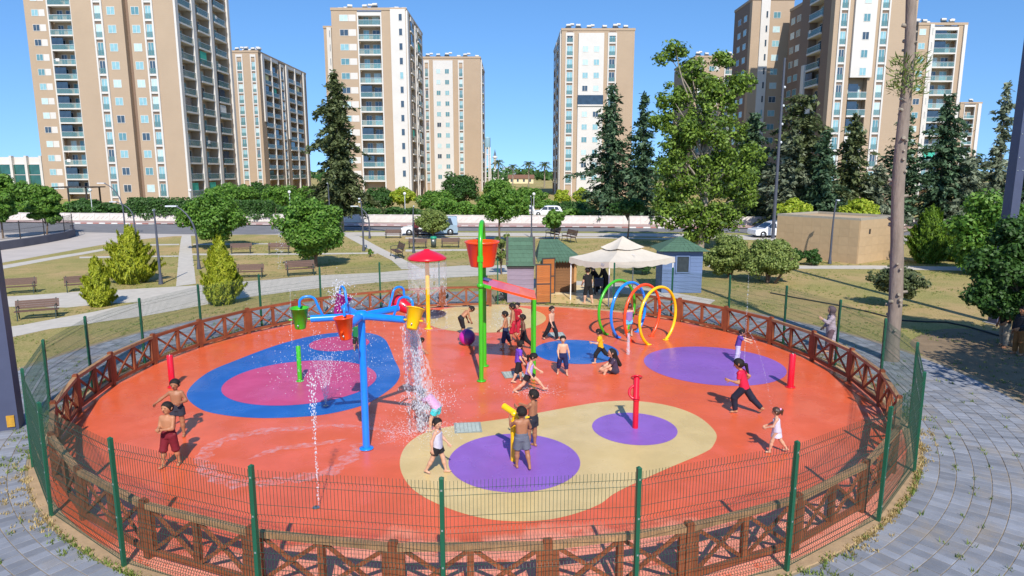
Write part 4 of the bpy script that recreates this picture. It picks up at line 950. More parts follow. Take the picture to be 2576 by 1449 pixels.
clad(Vector((0, 0, 0)), Ld, L_.length, 9, 5); pw, ph, nn, th = clad(Vector((0, 0, 0)), Rd, Rr.length, 6, 5, {(1, 3), (5, 3)})
for i in (1, 5):
    q = MB(); x = pw*i
    q.box(x+pw*.36, x+pw*.68, -.012, -.002, ph*3.33, ph*3.92); wn = q.build('window', M_DARK, bd, rz=th)
    q = MB(); z0, z1 = ph*3+.006, ph*4-.006
    for bx in ((x+.006, x+pw*.36, z0, z1), (x+pw*.68, x+pw-.006, z0, z1), (x+pw*.36, x+pw*.68, z0, ph*3.33), (x+pw*.36, x+pw*.68, ph*3.92, z1)): q.box(bx[0], bx[1], -.04, 0, bx[2], bx[3])
    q.build('reveal', M_STN, bd, rz=th)
q = MB()
cen = (Rr+L_)/2
pts = [(p-cen)*1.012+cen for p in o4]; inn = [(p-cen)*.93+cen for p in o4]
for i in range(4):
    a, b_, c, d_ = pts[i], pts[(i+1) % 4], inn[(i+1) % 4], inn[i]
    z0, z1 = zt-.03, zt+.12; q.add([Vector((p.x, p.y, z)) for z in (z0, z1) for p in (a, b_, c, d_)], [(0, 3, 2, 1), (4, 5, 6, 7), (0, 1, 5, 4), (1, 2, 6, 5), (2, 3, 7, 6), (3, 0, 4, 7)])
q.build('coping', mat('coping', '9c9484', .8), bd)
# ------------------------------------------------------------ perimeter wall beyond the road
wa, wb = gp(-60, 555), gp(1700, 566.5); wd = (wb-wa); nW = 44
bw = empty('boundary_wall', (wa.x, wa.y, 0), 0, 'long white precast concrete boundary wall beyond the road', 'wall')
wh = zat(800, 560.6, 539); thw = math.atan2(wd.y, wd.x); wl = wd.length/nW
M_CON = mat('precast_white', 'cfc8c0', .85, var=.12, scale=1.0, bump=.2)
q = MB(); q.box(.12, wl-.12, 0, .10, .1, wh-.08)
for k in range(3): q.bar((.35+k*wl*.28, -.012, .35), (.75+k*wl*.28, -.012, wh-.35), .025, .06, up=(0, 1, 0))
pan = q.mesh('wall_panel', M_CON)
q = MB(); q.box(-.12, .12, -.06, .16, .1, wh+.02); pst = q.mesh('pillar', M_CON)
q = MB(); q.box(.12, wl-.12, -.03, .13, wh-.08, wh); cop = q.mesh('coping', M_CON)
for i in range(nW+26):
    p = wd.normalized()*wl*i; obj('wall_panel', pan, bw, loc=p, rz=thw); obj('pillar', pst, bw, loc=p, rz=thw); obj('coping', cop, bw, loc=p, rz=thw)
# retaining wall and railing on the left
rw_ = empty('retaining_wall', (0, 0, 0), 0, 'dark grey curved retaining wall with railing at the far left', 'wall')
pts = [gp(*p) for p in ((-160, 652), (-60, 640), (0, 630), (60, 621), (120, 611), (170, 601), (191, 594), (188, 582))]
zt = zat(60, 621, 601); q = MB()
for a, b_ in zip(pts, pts[1:]):
    d_ = (b_-a).normalized(); n_ = Vector((-d_.y, d_.x, 0))*.35
    q.add([a, b_, b_+n_, a+n_]+[p+Vector((0, 0, zt)) for p in (a, b_, b_+n_, a+n_)], [(0, 1, 5, 4), (4, 5, 6, 7), (2, 3, 7, 6), (1, 2, 6, 5), (3, 0, 4, 7)])
q.build('wall', mat('dark_render', '5d5c64', .85, var=.15, scale=.8), rw_)
for a, b_ in zip(pts[2:], pts[3:]):
    n_ = Vector((-(b_-a).y, (b_-a).x, 0)).normalized()*.18
    q = MB(); q.tube([a+n_+Vector((0, 0, zt)), a+n_+Vector((0, 0, zt+1.5))], .04, 6); q.build('railing_post', M_SHD, rw_)
q = MB()
for a, b_ in zip(pts[2:], pts[3:]):
    n_ = Vector((-(b_-a).y, (b_-a).x, 0)).normalized()*.18
    for z in (.15, .8, 1.4): q.tube([a+n_+Vector((0, 0, zt+z)), b_+n_+Vector((0, 0, zt+z))], .012, 4)
    for k in range(30): p = a.lerp(b_, k/30)+n_; q.tube([p+Vector((0, 0, zt+.15)), p+Vector((0, 0, zt+1.4))], .006, 3, cap=False)
q.build('railing', M_SHD, rw_)

# ------------------------------------------------------------ benches, bins, lamps
M_SLAT = mat('bench_slat', '5d4438', .7, var=.2, scale=4, stretch=(1, 5, 5), obj_rand=.1); M_IRON = mat('cast_iron', '2c3a34', .5)
def make_bench():
    t = empty('park_bench')
    for i in range(4): q = MB(); q.box(-.9, .9, -.22+i*.105, -.22+i*.105+.09, .42, .455); q.build('seat_slat', M_SLAT, t)
    for i in range(4):
        q = MB(); y = .215+.035*i; z = .52+.10*i; q.add([(x, y+dy, z+dz) for x in (-.9, .9) for dy, dz in ((0, 0), (.03, -.01), (.058, .08), (.028, .09))], [(0, 1, 2, 3)[::-1], (4, 5, 6, 7), (0, 4, 5, 1)[::-1], (1, 5, 6, 2)[::-1], (2, 6, 7, 3)[::-1], (3, 7, 4, 0)[::-1]]); q.build('back_slat', M_SLAT, t)
    for x in (-.78, .78):
        q = MB(); q.tube([(x, -.26, 0), (x, -.2, .2), (x, -.2, .40), (x, .18, .40), (x, .25, .5), (x, .38, .95)], .028, 6); q.tube([(x, .30, 0), (x, .22, .2), (x, .19, .40)], .028, 6); q.tube([(x, -.2, .42), (x, -.22, .62), (x, -.1, .66), (x, .28, .66)], .022, 6); q.build('frame', M_IRON, t)
    return t
BEN = [(45, 806, 145, 798, 'brown slatted bench on the grass strip at the far left, nearest the camera'), (16, 741, 80, 737, 'slatted bench at the left edge beside the dry lawn'), (183, 734, 232, 730, 'slatted bench half hidden behind the small golden conifer'),
  (588, 639, 625, 638, 'distant bench behind the tall golden conifer, on the lawn path'), (677, 639, 727, 638, 'distant bench left of the leafy round-crowned tree'), (599, 700, 660, 698, 'bench beside the path, right of the tall golden conifer'), (723, 695, 790, 691, 'bench under the leafy round-crowned tree at the path'),
  (971, 599, 1007, 599, 'far bench at the road side right of the lamp post'), (985, 640, 1012, 656, 'dark bench turned sideways by the diagonal path'), (1044, 598, 1080, 598, 'far bench in front of the parked silver van'), (1030, 625, 1071, 625, 'bench left of the green litter bin'), (1113, 623, 1153, 623, 'bench right of the green litter bin'),
  (1376, 598, 1403, 604, 'far dark bench behind the cabin roofs, left one'), (1416, 605, 1446, 612, 'far dark bench behind the cabin roofs, right one')]
proto = None
def clone(o, parent=None):
    c = o.copy(); COL.objects.link(c); c.parent = parent
    for ch in o.children: clone(ch, c)
    return c
for i, (xa, ya, xb, yb, lab) in enumerate(BEN):
    if proto is None: proto = make_bench(); b_ = proto
    else: b_ = clone(proto)
    a, c = gp(xa, ya), gp(xb, yb); b_.location = (a+c)/2; b_.rotation_euler = (0, 0, math.atan2(c.y-a.y, c.x-a.x)); tag(b_, lab, 'bench', 'park benches')
    s = max(.85, min(1.15, (c-a).length/1.62)); b_.scale = (s, s, s)
g = gp(1091, 623); t = empty('litter_bin', (g.x, g.y, 0), 0, 'green-lidded litter bin between two benches on the lawn', 'litter bin')
q = MB(); q.lathe([(.001, .1), (.2, .1), (.24, .75), (.001, .76)], 16); q.build('bin_body', mat('bin_grey', '4a5450', .6), t); q = MB(); q.lathe([(.27, .76), (.28, .84), (.2, .92), (.001, .95)], 16); q.build('lid', mat('bin_green', '1c8a68', .5), t)
q = MB(); q.box(-.02, .02, -.02, .02, 0, .1); q.box(-.2, .2, -.03, .03, 0, .02); q.build('stand', M_IRON, t); q = MB(); q.lathe([(.001, 0), (.07, .001)][::-1], 12, M=Matrix.Rotation(PI/2, 4, 'X'), c=(0, -.245, .6)); q.build('sticker', M_WHT, t)
M_POLE = mat('lamp_grey', '4a4d58', .5, var=.1); M_HEAD = mat('lamp_head', 'c8ccd0', .4)
def lamp(px_, py_, top, side, lab, reach=1.1, H_=None, double=False, r_=.055, col=None):
    g = gp(px_, py_); H_ = H_ or zat(px_, py_, top); t = empty('street_lamp', (g.x, g.y, 0), 0, lab, 'street lamp', 'park lamps')
    q = MB(); pts = [Vector((0, 0, 0)), Vector((0, 0, H_*.45))]
    for k in range(1, 8): s = k/7; pts.append(Vector((side*reach*(s**2.2), 0, H_*.45+(H_*.55)*(1-(1-s)**1.25))))
    q.tube(pts, [r_*1.35, r_*1.2]+[r_*(1.1-.07*k) for k in range(7)], 10); q.build('pole', col or M_POLE, t)
    q = MB(); q.lathe([(r_*1.4, 0), (r_*2.4, .001), (r_*2.4, .02), (r_*1.4, .5), (r_*1.35, .52)], 10); q.build('base', col or M_POLE, t)
    e = pts[-1]
    for k in ((0, 1) if double else (0,)):
        z = e.z-(.25*k); q = MB(); s2 = side or -1
        q.box(min(e.x-.08*s2, e.x+.62*s2), max(e.x-.08*s2, e.x+.62*s2), -.13, .13, z-.03, z+.05); q.build('lamp_head', M_HEAD, t)
    return t
lamp(405, 715, 529, -.02, 'straight grey park lamp standing left of the pale path', 1.0)
lamp(501, 677, 519, -1, 'curved grey park lamp arching left beside the pale path', 1.15)
lamp(316, 590, 461, -1, 'tall curved road lamp, left one of the pair behind the golden conifers', 1.6)
lamp(340, 586, 508, -1, 'shorter curved road lamp, right one of the pair behind the golden conifers', 1.6)
lamp(915, 632, 500, -.2, 'grey lamp with two heads left of the diagonal path', .6, double=True)
lamp(930, 600, 519, -1, 'curved lamp behind the double-headed lamp', 1.0)
lamp(832, 589, 461, -.1, 'slender lamp left of the tall bare-trunked cypress', .6)
lamp(1041, 636, 519, .1, 'slender lamp left of the red mushroom', .6)
lamp(1337, 599, 494, -.1, 'slender lamp standing behind the cabin roofs', .6)
lamp(2087, 664, 504, .25, 'dark lamp in front of the beige stone building', .5)
def globe(px_, Yd, top, lab):
    x, z = xz(px_, top, Yd); t = empty('globe_lamp', (x, Yd, 0), 0, lab, 'lamp', 'globe lamps of the housing estate')
    q = MB(); q.tube([(0, 0, 0), (0, 0, z)], .05, 6); q.build('pole', M_HEAD, t); q = MB(); q.ball((0, 0, z+.15), .22, 10); q.build('globe', M_WHT, t)
for px_, yy, lab in ((478, 482, 'white globe lamp at the corner of the big left tower'), (227, 481, 'white globe lamp by the pergola of the left tower'), (728, 486, 'white globe lamp above the vine hedge'), (1018, 490, 'white globe lamp by the yellow-green bush'), (1343, 491, 'white globe lamp in the far avenue'), (1651, 490, 'white globe lamp at the foot of the plane tree')): globe(px_, 92, yy, lab)
# tall masts
def mast(g, w, h, name, lab, lean=0, tp=.75):
    t = empty(name, (g.x, g.y, 0), lean, lab, 'mast'); q = MB()
    q.add([(sx*w/2*s, sy*w/2*s, z) for s, z in ((1, 0), (tp, h)) for sx, sy in ((-1, -1), (1, -1), (1, 1), (-1, 1))], [(0, 1, 5, 4), (1, 2, 6, 5), (2, 3, 7, 6), (3, 0, 4, 7), (4, 5, 6, 7)]); q.build('column', mat('mast_paint', '474c63', .45, var=.1, scale=2), t)
    q = MB(); q.box(-w*.8, w*.8, -w*.8, w*.8, 0, .025); q.build('base_plate', mat('mast_plate', '8c8a86', .7), t); return t
g = gp(36, 1078); t = mast(Vector((g.x-.05, g.y, 0)), .42, 9, 'steel_mast', 'thick dark grey steel mast at the left edge with a yellow box', .35)
q = MB(); q.box(-.02, .14, -.24, -.205, .12, .40); q.build('junction_box', mat('old_yellow', 'b98a28', .7, var=.3, scale=12), t)
g = Vector((xz(2546, 500, 27)[0], 27, 0)); t = mast(g, .42, 24, 'steel_mast', 'thick dark steel mast rising out of the tree at the right edge', .2)
for k in range(6):
    for s in (-1, 1): q = MB(); q.ball((s*.12, -.2, 6.2+k*.5+(k//2)*.4), .022, 6); q.build('bolt', M_GALV, t)
x_, _ = xz(1944, 600, 62); t = empty('tall_pole', (x_, 62, 0), 0, 'tall slim dark mast left of the beige stone building', 'mast')
q = MB(); q.tube([(0, 0, 0), (0, 0, 16)], [.16, .09], 10); q.build('pole', M_POLE, t)
for k in range(4): q = MB(); q.ball((.15, 0, 13.5-k*1.6), .13, 6); q.build('fitting', M_HEAD, t)
# thin black tube standing in for a shadow line on the right lawn
q = MB(); q.tube([gp(*p)+Vector((0, 0, .03)) for p in ((1938, 738), (2010, 752), (2090, 766), (2180, 785), (2270, 808), (2330, 811), (2380, 812), (2430, 822), (2520, 848))], .035, 6); tag(q.build('shadow_line', mat('shadow_black', (.02, .022, .02), .6)), 'thin black tube standing in for a shadow across the right lawn behind the fence', 'shadow_line')

# ------------------------------------------------------------ cars
M_TYRE = mat('tyre', (.015, .015, .016), .85); M_RIM = mat('rim', 'a8acb0', .35, metal=.7); M_CGL = mat('car_glass', (.03, .04, .05), .06, spec=.8); M_LAMP = mat('headlight_glass', 'd8dce0', .15); M_TAIL = mat('tail_red', '8c1018', .25)
def car(loc, rz, c, lab, L=4.1, H_=1.46, van=False):
    t = empty('parked_car', (loc.x, loc.y, loc.z), rz, lab, 'car', 'parked cars'); pm_ = paint('car_'+c, c, .22)
    h = H_; hood = .86 if not van else .95
    lower = [(-L/2, .45), (-L/2+.02, .72), (-L/2+.12, hood-.08), (-L/2+.95, hood), (L/2-.10, hood+.04), (L/2-.02, .7), (L/2, .42), (L/2-.1, .24), (-L/2+.1, .24)]
    up = [(-L/2+.95, hood), (-L/2+1.65, h-.10), (-L/2+2.1, h), (L/2-.75, h-.01), (L/2-.35, h-.12), (L/2-.10, hood+.04)] if not van else [(-L/2+.8, hood), (-L/2+1.4, h-.08), (-L/2+1.8, h), (L/2-.25, h), (L/2-.12, h-.1), (L/2-.06, hood+.04)]
    q = MB(); w = .86; n_ = len(lower)
    for half in (0,):
        vs = [(x, -w, z) for x, z in lower]+[(x, w, z) for x, z in lower]
        q.add(vs, [tuple(range(n_)), tuple(range(n_, 2*n_))[::-1]]+[(i, n_+i, n_+(i+1) % n_, (i+1) % n_) for i in range(n_)])
        m_ = len(up); ww = lambda z: w-.01-(z-hood)*.26
        vs = [(x, -ww(z), z) for x, z in up]+[(x, ww(z), z) for x, z in up]; q.add(vs, [tuple(range(m_)), tuple(range(m_, 2*m_))[::-1]]+[(i, m_+i, m_+i+1, i+1) for i in range(m_-1)])
    q.build('body', pm_, t)
    for s in (-1, 1):
        y = lambda z: s*(ww(z)+.006)
        for a, b_, nm in ((.33, .50, 'window'), (.52, .72, 'window'), (.74, .86, 'window')):
            x0_, x1_ = -L/2+L*a, -L/2+L*b_; z0, z1 = hood+.05, h-.14; sl0 = .22 if a < .4 else 0; sl1 = .12 if a > .7 else 0
            g_ = MB(); g_.add([(x0_-sl0*.9, y(z0), z0), (x1_+sl1, y(z0), z0), (x1_-sl1, y(z1), z1), (x0_+sl0, y(z1), z1)], [(0, 1, 2, 3) if s < 0 else (3, 2, 1, 0)]); g_.build(nm, M_CGL, t)
        for x in (-L/2+.78, L/2-.75):
            g_ = MB(); Mx = Matrix.Rotation(PI/2, 4, 'X'); g_.lathe([(.19, -.10), (.30, -.10), (.315, -.06), (.315, .06), (.30, .10), (.19, .10)], 20, M=Mx, c=(x, s*.80, .315)); wh_ = g_.build('wheel', M_TYRE, t)
            g_ = MB(); g_.lathe([(.001, -.085), (.06, -.09), (.19, -.075), (.19, .075), (.06, .09), (.001, .085)], 16, M=Mx, c=(x, s*.80, .315)); g_.build('rim', M_RIM, wh_)
        g_ = MB(); g_.ball((-L/2+.08, s*.62, .68), .12, 8, (.6, 1.3, .7)); g_.build('headlight', M_LAMP, t); g_ = MB(); g_.ball((L/2-.06, s*.68, .78), .11, 8, (.5, 1, 1)); g_.build('taillight', M_TAIL, t)
        g_ = MB(); g_.ball((-L/2+1.25, s*.95, .95), .09, 8, (.7, 1, .8)); g_.build('mirror', pm_, t)
    i0 = 0; z0, z1 = up[0], up[1]
    g_ = MB(); o_ = Vector((-.02, 0, .015)); a, b_ = up[0], up[1]; g_.add([(a[0]+.06+o_.x, -.72, a[1]+.04+o_.z), (a[0]+.06+o_.x, .72, a[1]+.04+o_.z), (b_[0]+o_.x, .62, b_[1]+o_.z), (b_[0]+o_.x, -.62, b_[1]+o_.z)], [(0, 3, 2, 1)]); g_.build('windscreen', M_CGL, t)
    return t
car(gp(1925, 596)+Vector((.6, 0, 0)), .12, 'e4e6ea', 'white hatchback parked in front of the shady conifers, left of the stone building')
car(gp(2010, 600)+Vector((-1.0, 3.2, 0)), .12, '4a6a94', 'blue car parked behind the white hatchback and the tall pole')
car(gp(1058, 591), .05, 'dfe2e6', 'small white car beside the standing person near the road', 3.6)
car(gp(1098, 591)+Vector((0, .4, 0)), .05, '8fa4b4', 'silver-blue van parked behind the small bushy tree', 4.2, 1.8, True)
car(gp(1312, 556)+Vector((0, 10, 0)), 0, 'e0e0e0', 'white car behind the boundary wall, left of the far avenue')
car(gp(1386, 556)+Vector((0, 9, 0)), 0, 'd8dade', 'white car behind the boundary wall under the yellow trees')
# ------------------------------------------------------------ apartment towers
def facade_mat(name, c):
    m = mat(name, c, .85, var=.05, scale=.25, bump=0)
    n = m.node_tree.nodes; l = m.node_tree.links; b = n['Principled BSDF']
    tc = n.new('ShaderNodeTexCoord'); br = n.new('ShaderNodeTexBrick'); mp = n.new('ShaderNodeMapping'); mp.inputs['Rotation'].default_value = (PI/2, 0, 0)
    cx = n.new('ShaderNodeSeparateXYZ'); ad = n.new('ShaderNodeMath'); cb_ = n.new('ShaderNodeCombineXYZ'); l.new(tc.outputs['Object'], cx.inputs[0])
    l.new(cx.outputs[0], ad.inputs[0]); l.new(cx.outputs[1], ad.inputs[1]); l.new(ad.outputs[0], cb_.inputs[0]); l.new(cx.outputs[2], cb_.inputs[1]); l.new(cb_.outputs[0], br.inputs['Vector'])
    br.inputs['Scale'].default_value = 1; br.inputs['Brick Width'].default_value = 1.2; br.inputs['Row Height'].default_value = .3; br.inputs['Mortar Size'].default_value = .012
    bp = n.new('ShaderNodeBump'); bp.inputs['Strength'].default_value = .5; bp.inputs['Distance'].default_value = .02; bp.invert = True; l.new(br.outputs['Fac'], bp.inputs['Height']); l.new(bp.outputs[0], b.inputs['Normal'])
    return m
M_TAN = facade_mat('facade_tan', 'ab957d'); M_BRN = facade_mat('facade_brown_and_shade', '806a5a'); M_FW = mat('facade_white', 'cac5be', .8, var=.05, scale=.4)
PANES = [mat('pane_a', '86aeb4', .10, var=.25, scale=.8, spec=.7), mat('pane_b', '5c868e', .08, var=.3, scale=.8, spec=.7), mat('pane_c', 'b4caca', .15, var=.2, scale=.9), mat('pane_d', '3a4a58', .06, var=.4, scale=.7, spec=.8)]  # teal tints carry reflected sky and curtains in the pane colour
M_RAILG = glassmat('rail_glass', '6f9698', .08, .38); M_ENCL = mat('balcony_glazing', '2c3c4c', .08, var=.4, scale=1.2, spec=.8)
M_BLIND = [mat('blind_green', '3ca890', .8), mat('blind_yellow', 'd8cc90', .8), mat('blind_white', 'd0d0cc', .8)]
WC = {}
def cached(key, fn):
    if key not in WC: WC[key] = fn()
    return WC[key]
def q05(x): return round(x*20)/20
def frame_mesh(w, h, mull):
    q = MB(); t = .07; d0, d1 = -.05, .0
    for bx in ((0, w, 0, t), (0, w, h-t, h), (0, t, t, h-t), (w-t, w, t, h-t)): q.box(bx[0], bx[1], d0, d1, bx[2], bx[3])
    for k in range(1, mull+1): x = w*k/(mull+1); q.box(x-.03, x+.03, d0+.01, d1, t, h-t)
    return q.mesh('window', M_FW)
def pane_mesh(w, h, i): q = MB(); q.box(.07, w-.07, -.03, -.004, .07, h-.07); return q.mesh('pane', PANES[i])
def rpane(): return random.choices((0, 1, 2, 3), (5, 4, 3, 2))[0]
def add_window(root, M, u0, u1, z, h=1.35, mull=1, y=0., rail=False, french=False, dark=0):
    w = q05(u1-u0); o = obj('window', cached(('f', w, h, mull), lambda: frame_mesh(w, h, mull)), root, M=M @ Matrix.Translation((u0, y-.002, z)))
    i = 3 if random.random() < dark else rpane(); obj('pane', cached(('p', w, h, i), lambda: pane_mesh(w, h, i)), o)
    if rail: obj('rail', cached(('r', w), lambda: MB().box(0, w, -.12, -.09, .05, .95).mesh('rail', M_RAILG)), o)
    return o
def tower(label, Y, pyr, pxL, pxR, topZ, depth, rowpy, front, side=None, scols=(), t=1.5, name='apartment_tower', tanks=6, wallm=None, group='apartment towers', z_min=0):
    X0, X1 = xz(pxL, pyr, Y)[0], xz(pxR, pyr, Y)[0]; W_ = X1-X0; root = empty(name, (X0, Y, 0), 0, label, 'building', group)
    zoff = (xz((pxL+pxR)/2, rowpy, Y)[1]-1.6) % 3.0; nf = int((topZ-zoff-1.0)//3)+1
    floors = [zoff+3*k for k in range(nf) if zoff+3*k+2.7 < topZ and zoff+3*k > 1.0]
    Mf = Matrix.Identity(4); Ms = None
    if side == 'R': Ms = Matrix.Translation((W_, 0, 0)) @ Matrix.Rotation(PI/2, 4, 'Z')
    if side == 'L': Ms = Matrix.Translation((0, depth, 0)) @ Matrix.Rotation(-PI/2, 4, 'Z')
    cx0, cx1 = (t if side == 'L' else 0), (W_-t if side == 'R' else W_)
    wall = MB(); wall.box(cx0, cx1, t, depth-.01, 0, topZ-.3)
    fr = [(c[0], xz(c[1], pyr, Y)[0]-X0, xz(c[2], pyr, Y)[0]-X0)+tuple(c[3:]) for c in front]
    sd_ = []
    for c in scols:
        a, b_ = c[1], c[2]
        if side == 'L': a, b_ = depth-c[2], depth-c[1]
        sd_.append((c[0], a, b_)+tuple(c[3:]))
    def solid(cols, lo, hi, M, wb):
        gaps = sorted((max(lo, c[1]), min(hi, c[2])) for c in cols if c[0] in ('balc', 'dark')); x = lo
        for a, b_ in gaps+[(hi, hi)]:
            if a-x > .02:
                v = [M @ Vector(p) for p in ((x, 0, 0), (a, 0, 0), (a, t-.004, 0), (x, t-.004, 0), (x, 0, topZ), (a, 0, topZ), (a, t-.004, topZ), (x, t-.004, topZ))]
                wb.add(v, [(0, 3, 2, 1), (4, 5, 6, 7), (0, 1, 5, 4), (1, 2, 6, 5), (2, 3, 7, 6), (3, 0, 4, 7)])
            x = b_
    solid(fr, 0, W_, Mf, wall)
    wall.build('wall', wallm or M_TAN, root)
    if Ms is not None:
        sw = MB(); lo, hi = (t+.003, depth) if side == 'R' else (0, depth-t-.003); solid(sd_, lo, hi, Ms, sw); sw.build('side_wall', M_BRN if side == 'L' else (wallm or M_TAN), root)  # left sides take the brown tone: their shade is put into the colour
    q = MB(); q.box(.2, W_-.2, .2, depth-.2, topZ-.28, topZ-.1); q.build('roof', mat('roof_grey', '9a948c', .9), root)
    q = MB()
    for bx in ((-.12, W_+.12, -.12, .25), (-.12, W_+.12, depth-.25, depth+.1), (-.12, .25, .255, depth-.255), (W_-.25, W_+.12, .255, depth-.255)): q.box(bx[0], bx[1], bx[2], bx[3], topZ+.003, topZ+.55)
    q.build('parapet', M_TAN if not wallm else wallm, root)
    def full(c, M, lo, hi):
        kind, a, b_ = c[:3]; opt = c[3] if len(c) > 3 else {}
        w = b_-a
        mbm = lambda nm, m_, bx: obj(nm, MB().box(*bx).mesh(nm, m_), root, M=M)
        if kind == 'pier': mbm('pier', M_FW, (a, b_, -.35, -.003, opt.get('z0', 0), min(topZ, opt.get('z1', topZ))))
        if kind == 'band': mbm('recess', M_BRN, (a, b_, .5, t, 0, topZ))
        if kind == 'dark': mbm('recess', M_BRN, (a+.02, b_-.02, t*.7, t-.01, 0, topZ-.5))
        if kind == 'win':
            mw = min(w, 1.6)
            for z in floors: add_window(root, M, a, b_, z+.9, 1.35, 1)
        if kind == 'winwhite':           # window with a white panel beside it
            me = MB().box(0, q05(w*.45), -.03, -.003, 0, 1.35).mesh('infill_panel', M_FW)
            for z in floors: add_window(root, M, a, a+w*.52, z+.9, 1.35, 1); obj('infill_panel', me, root, M=M @ Matrix.Translation((a+w*.54, 0, z+.9)))
        if kind == 'strip':              # white framed French windows
            q = MB(); q.box(a, a+.28, -.22, -.003, 0, topZ-.5); q.box(b_-.28, b_, -.22, -.003, 0, topZ-.5); q.box(a+.281, b_-.281, -.2, -.003, topZ-1.2, topZ-.52); obj('strip_frame', q.mesh('strip_frame', M_FW), root, M=M)
            me = MB().box(.3, w-.3, -.2, -.003, 0, .32).mesh('sill_slab', M_FW); m2 = MB().box(.3, w-.3, -.03, -.003, 0, .22).mesh('lintel', M_BRN)
            for z in floors:
                obj('sill_slab', me, root, M=M @ Matrix.Translation((a, 0, z-.15))); add_window(root, M, a+.34, b_-.34, z+.2, 2.2, 1, rail=True); obj('lintel', m2, root, M=M @ Matrix.Translation((a, 0, z+2.45)))
        if kind == 'balc':
            encl = opt.get('encl', .25)
            e = .25 if opt.get('frame', True) else .02
            if opt.get('frame', True):
                q = MB(); q.box(a-.02, a+.25, -.2, .3, 0, topZ-.4); q.box(b_-.25, b_+.02, -.2, .3, 0, topZ-.4); q.box(a+.251, b_-.251, -.2, t, topZ-1.1, topZ-.41); obj('bay_frame', q.mesh('bay_frame', M_FW), root, M=M)
            else: mbm('bay_head', M_FW, (a+.01, b_-.01, -.2, t, topZ-.9, topZ-.02))
            kk = ('bal', round(w, 2), e)
            sm_ = cached(kk, lambda: MB().box(e+.01, w-e-.01, -.25, t-.02, 0, .30).mesh('balcony', M_FW)); rm = cached(kk+('r',), lambda: MB().box(e+.02, w-e-.02, -.2, -.17, .32, 1.25).mesh('railing', M_RAILG))
            tm = cached(kk+('t',), lambda: MB().box(e+.02, w-e-.02, -.21, -.16, 1.27, 1.33).mesh('handrail', M_HEAD))
            for z in floors:
                if opt.get('zmax') and z > opt['zmax']: continue
                s = obj('balcony', sm_, root, M=M @ Matrix.Translation((a, 0, z-.15))); obj('railing', rm, s); obj('handrail', tm, s)
                add_window(root, M, a+w*.56, a+w*.86, z+.2, 2.15, 1, y=t)
                if w > 3: add_window(root, M, a+w*.18, a+w*.42, z+.2, 2.15, 1, y=t, dark=.6)
                r_ = random.random()
                if r_ < encl: obj('glazing', cached(kk+('g',), lambda: MB().box(e+.03, e+(w-2*e)*.52, -.13, -.08, .33, 2.68).mesh('glazing', M_ENCL)), s)
                elif r_ < encl+.07:
                    bi = random.randrange(3); obj('blind', cached(kk+('b', bi), lambda: MB().box(e+.03, e+(w-2*e)*.55, -.13, -.09, .9, 2.66).mesh('blind', M_BLIND[bi])), s)
                elif r_ < encl+.14:
                    obj('washing', cached(kk+('w',), lambda: MB().box(e+.5, e+1.3, -.26, -.23, .9, 1.5).mesh('washing', M_BLIND[2])), s)
        if kind == 'white':              # white projecting panel with window pairs
            z0, z1 = opt.get('z0', 0), opt.get('z1', topZ-.6); mbm('white_panel', M_FW, (a, b_, -.5, -.003, z0, z1))
            for z in floors:
                if z+.9 < z0 or z+2.3 > z1: continue
                for f0, f1 in opt.get('wins', ((.16, .38), (.6, .82))): add_window(root, M, a+w*f0, a+w*f1, z+.9, 1.35, 1, y=-.5)
            for z in opt.get('glz', ()):
                mbm('glazed_balcony', M_ENCL, (a-.05, b_+.05, -.62, -.505, z, z+2.2)); mbm('balcony', M_FW, (a-.05, b_+.05, -.75, -.505, z-.35, z-.003))
        if kind == 'corner':             # white corner piece with narrow windows
            mbm('white_panel', M_FW, (a, b_, -.3, -.003, 0, topZ+.2))
            for k, z in enumerate(floors):
                add_window(root, M, a+w*.55, a+w*.8, z+.9, 1.5, 0, y=-.3, dark=.8)
    for c in fr: full(c, Mf, 0, W_)
    if Ms is not None:
        for c in sd_: full(c, Ms, 0, depth)
    tk = cached('tank', lambda: (MB().tube([(-.55, 0, 1.25), (.55, 0, 1.25)], .33, 12).mesh('rooftop_water_tank', M_FW), MB().bar((0, -1.0, .25), (0, .1, .95), 1.5, .06).box(-.5, -.45, 0, .05, 0, .95).box(.45, .5, 0, .05, 0, .95).mesh('solar_panel', M_ENCL)))
    for k in range(tanks):
        x = W_*(k+.5)/tanks+random.uniform(-.6, .6); y = random.choice((1.2, 2.4, 5)); z = topZ-.1
        o = obj('rooftop_water_tank', tk[0], root, loc=(x, y, z+.35), rz=random.uniform(-.3, .3)); o.scale = (.95,)*3; obj('solar_panel', tk[1], o)
        if k % 2 == 0: o2 = obj('rooftop_water_tank', tk[0], root, loc=(x+.9, y+1.2, z+.9), rz=.2); o2.scale = (.85,)*3
    return root
# left tower: front block, with the wing standing back behind it
tower('tall beige tower nearest on the left with a dark central groove', 121, 222, 199, 452, 40.5, 23, 119,
      [('strip', 252, 277), ('win', 287, 307), ('dark', 326, 341), ('win', 347, 367), ('strip', 377, 402)], 'R',
      [('pier', 0, 1.0), ('balc', 1.0, 6.3, dict(frame=False, encl=.12)), ('pier', 6.3, 7.5), ('balc', 8.6, 13.6, dict(frame=False, encl=.15)), ('pier', 13.6, 14.8), ('balc', 15.8, 21, dict(frame=False, encl=.1)), ('pier', 22, 23)], tanks=5)
tower('set-back wing of the left tower with a column of white balconies', 149, 222, 84, 206, 47, 18, 107,
      [('winwhite', 101, 134), ('balc', 141, 202, dict(encl=.4))], tanks=4)
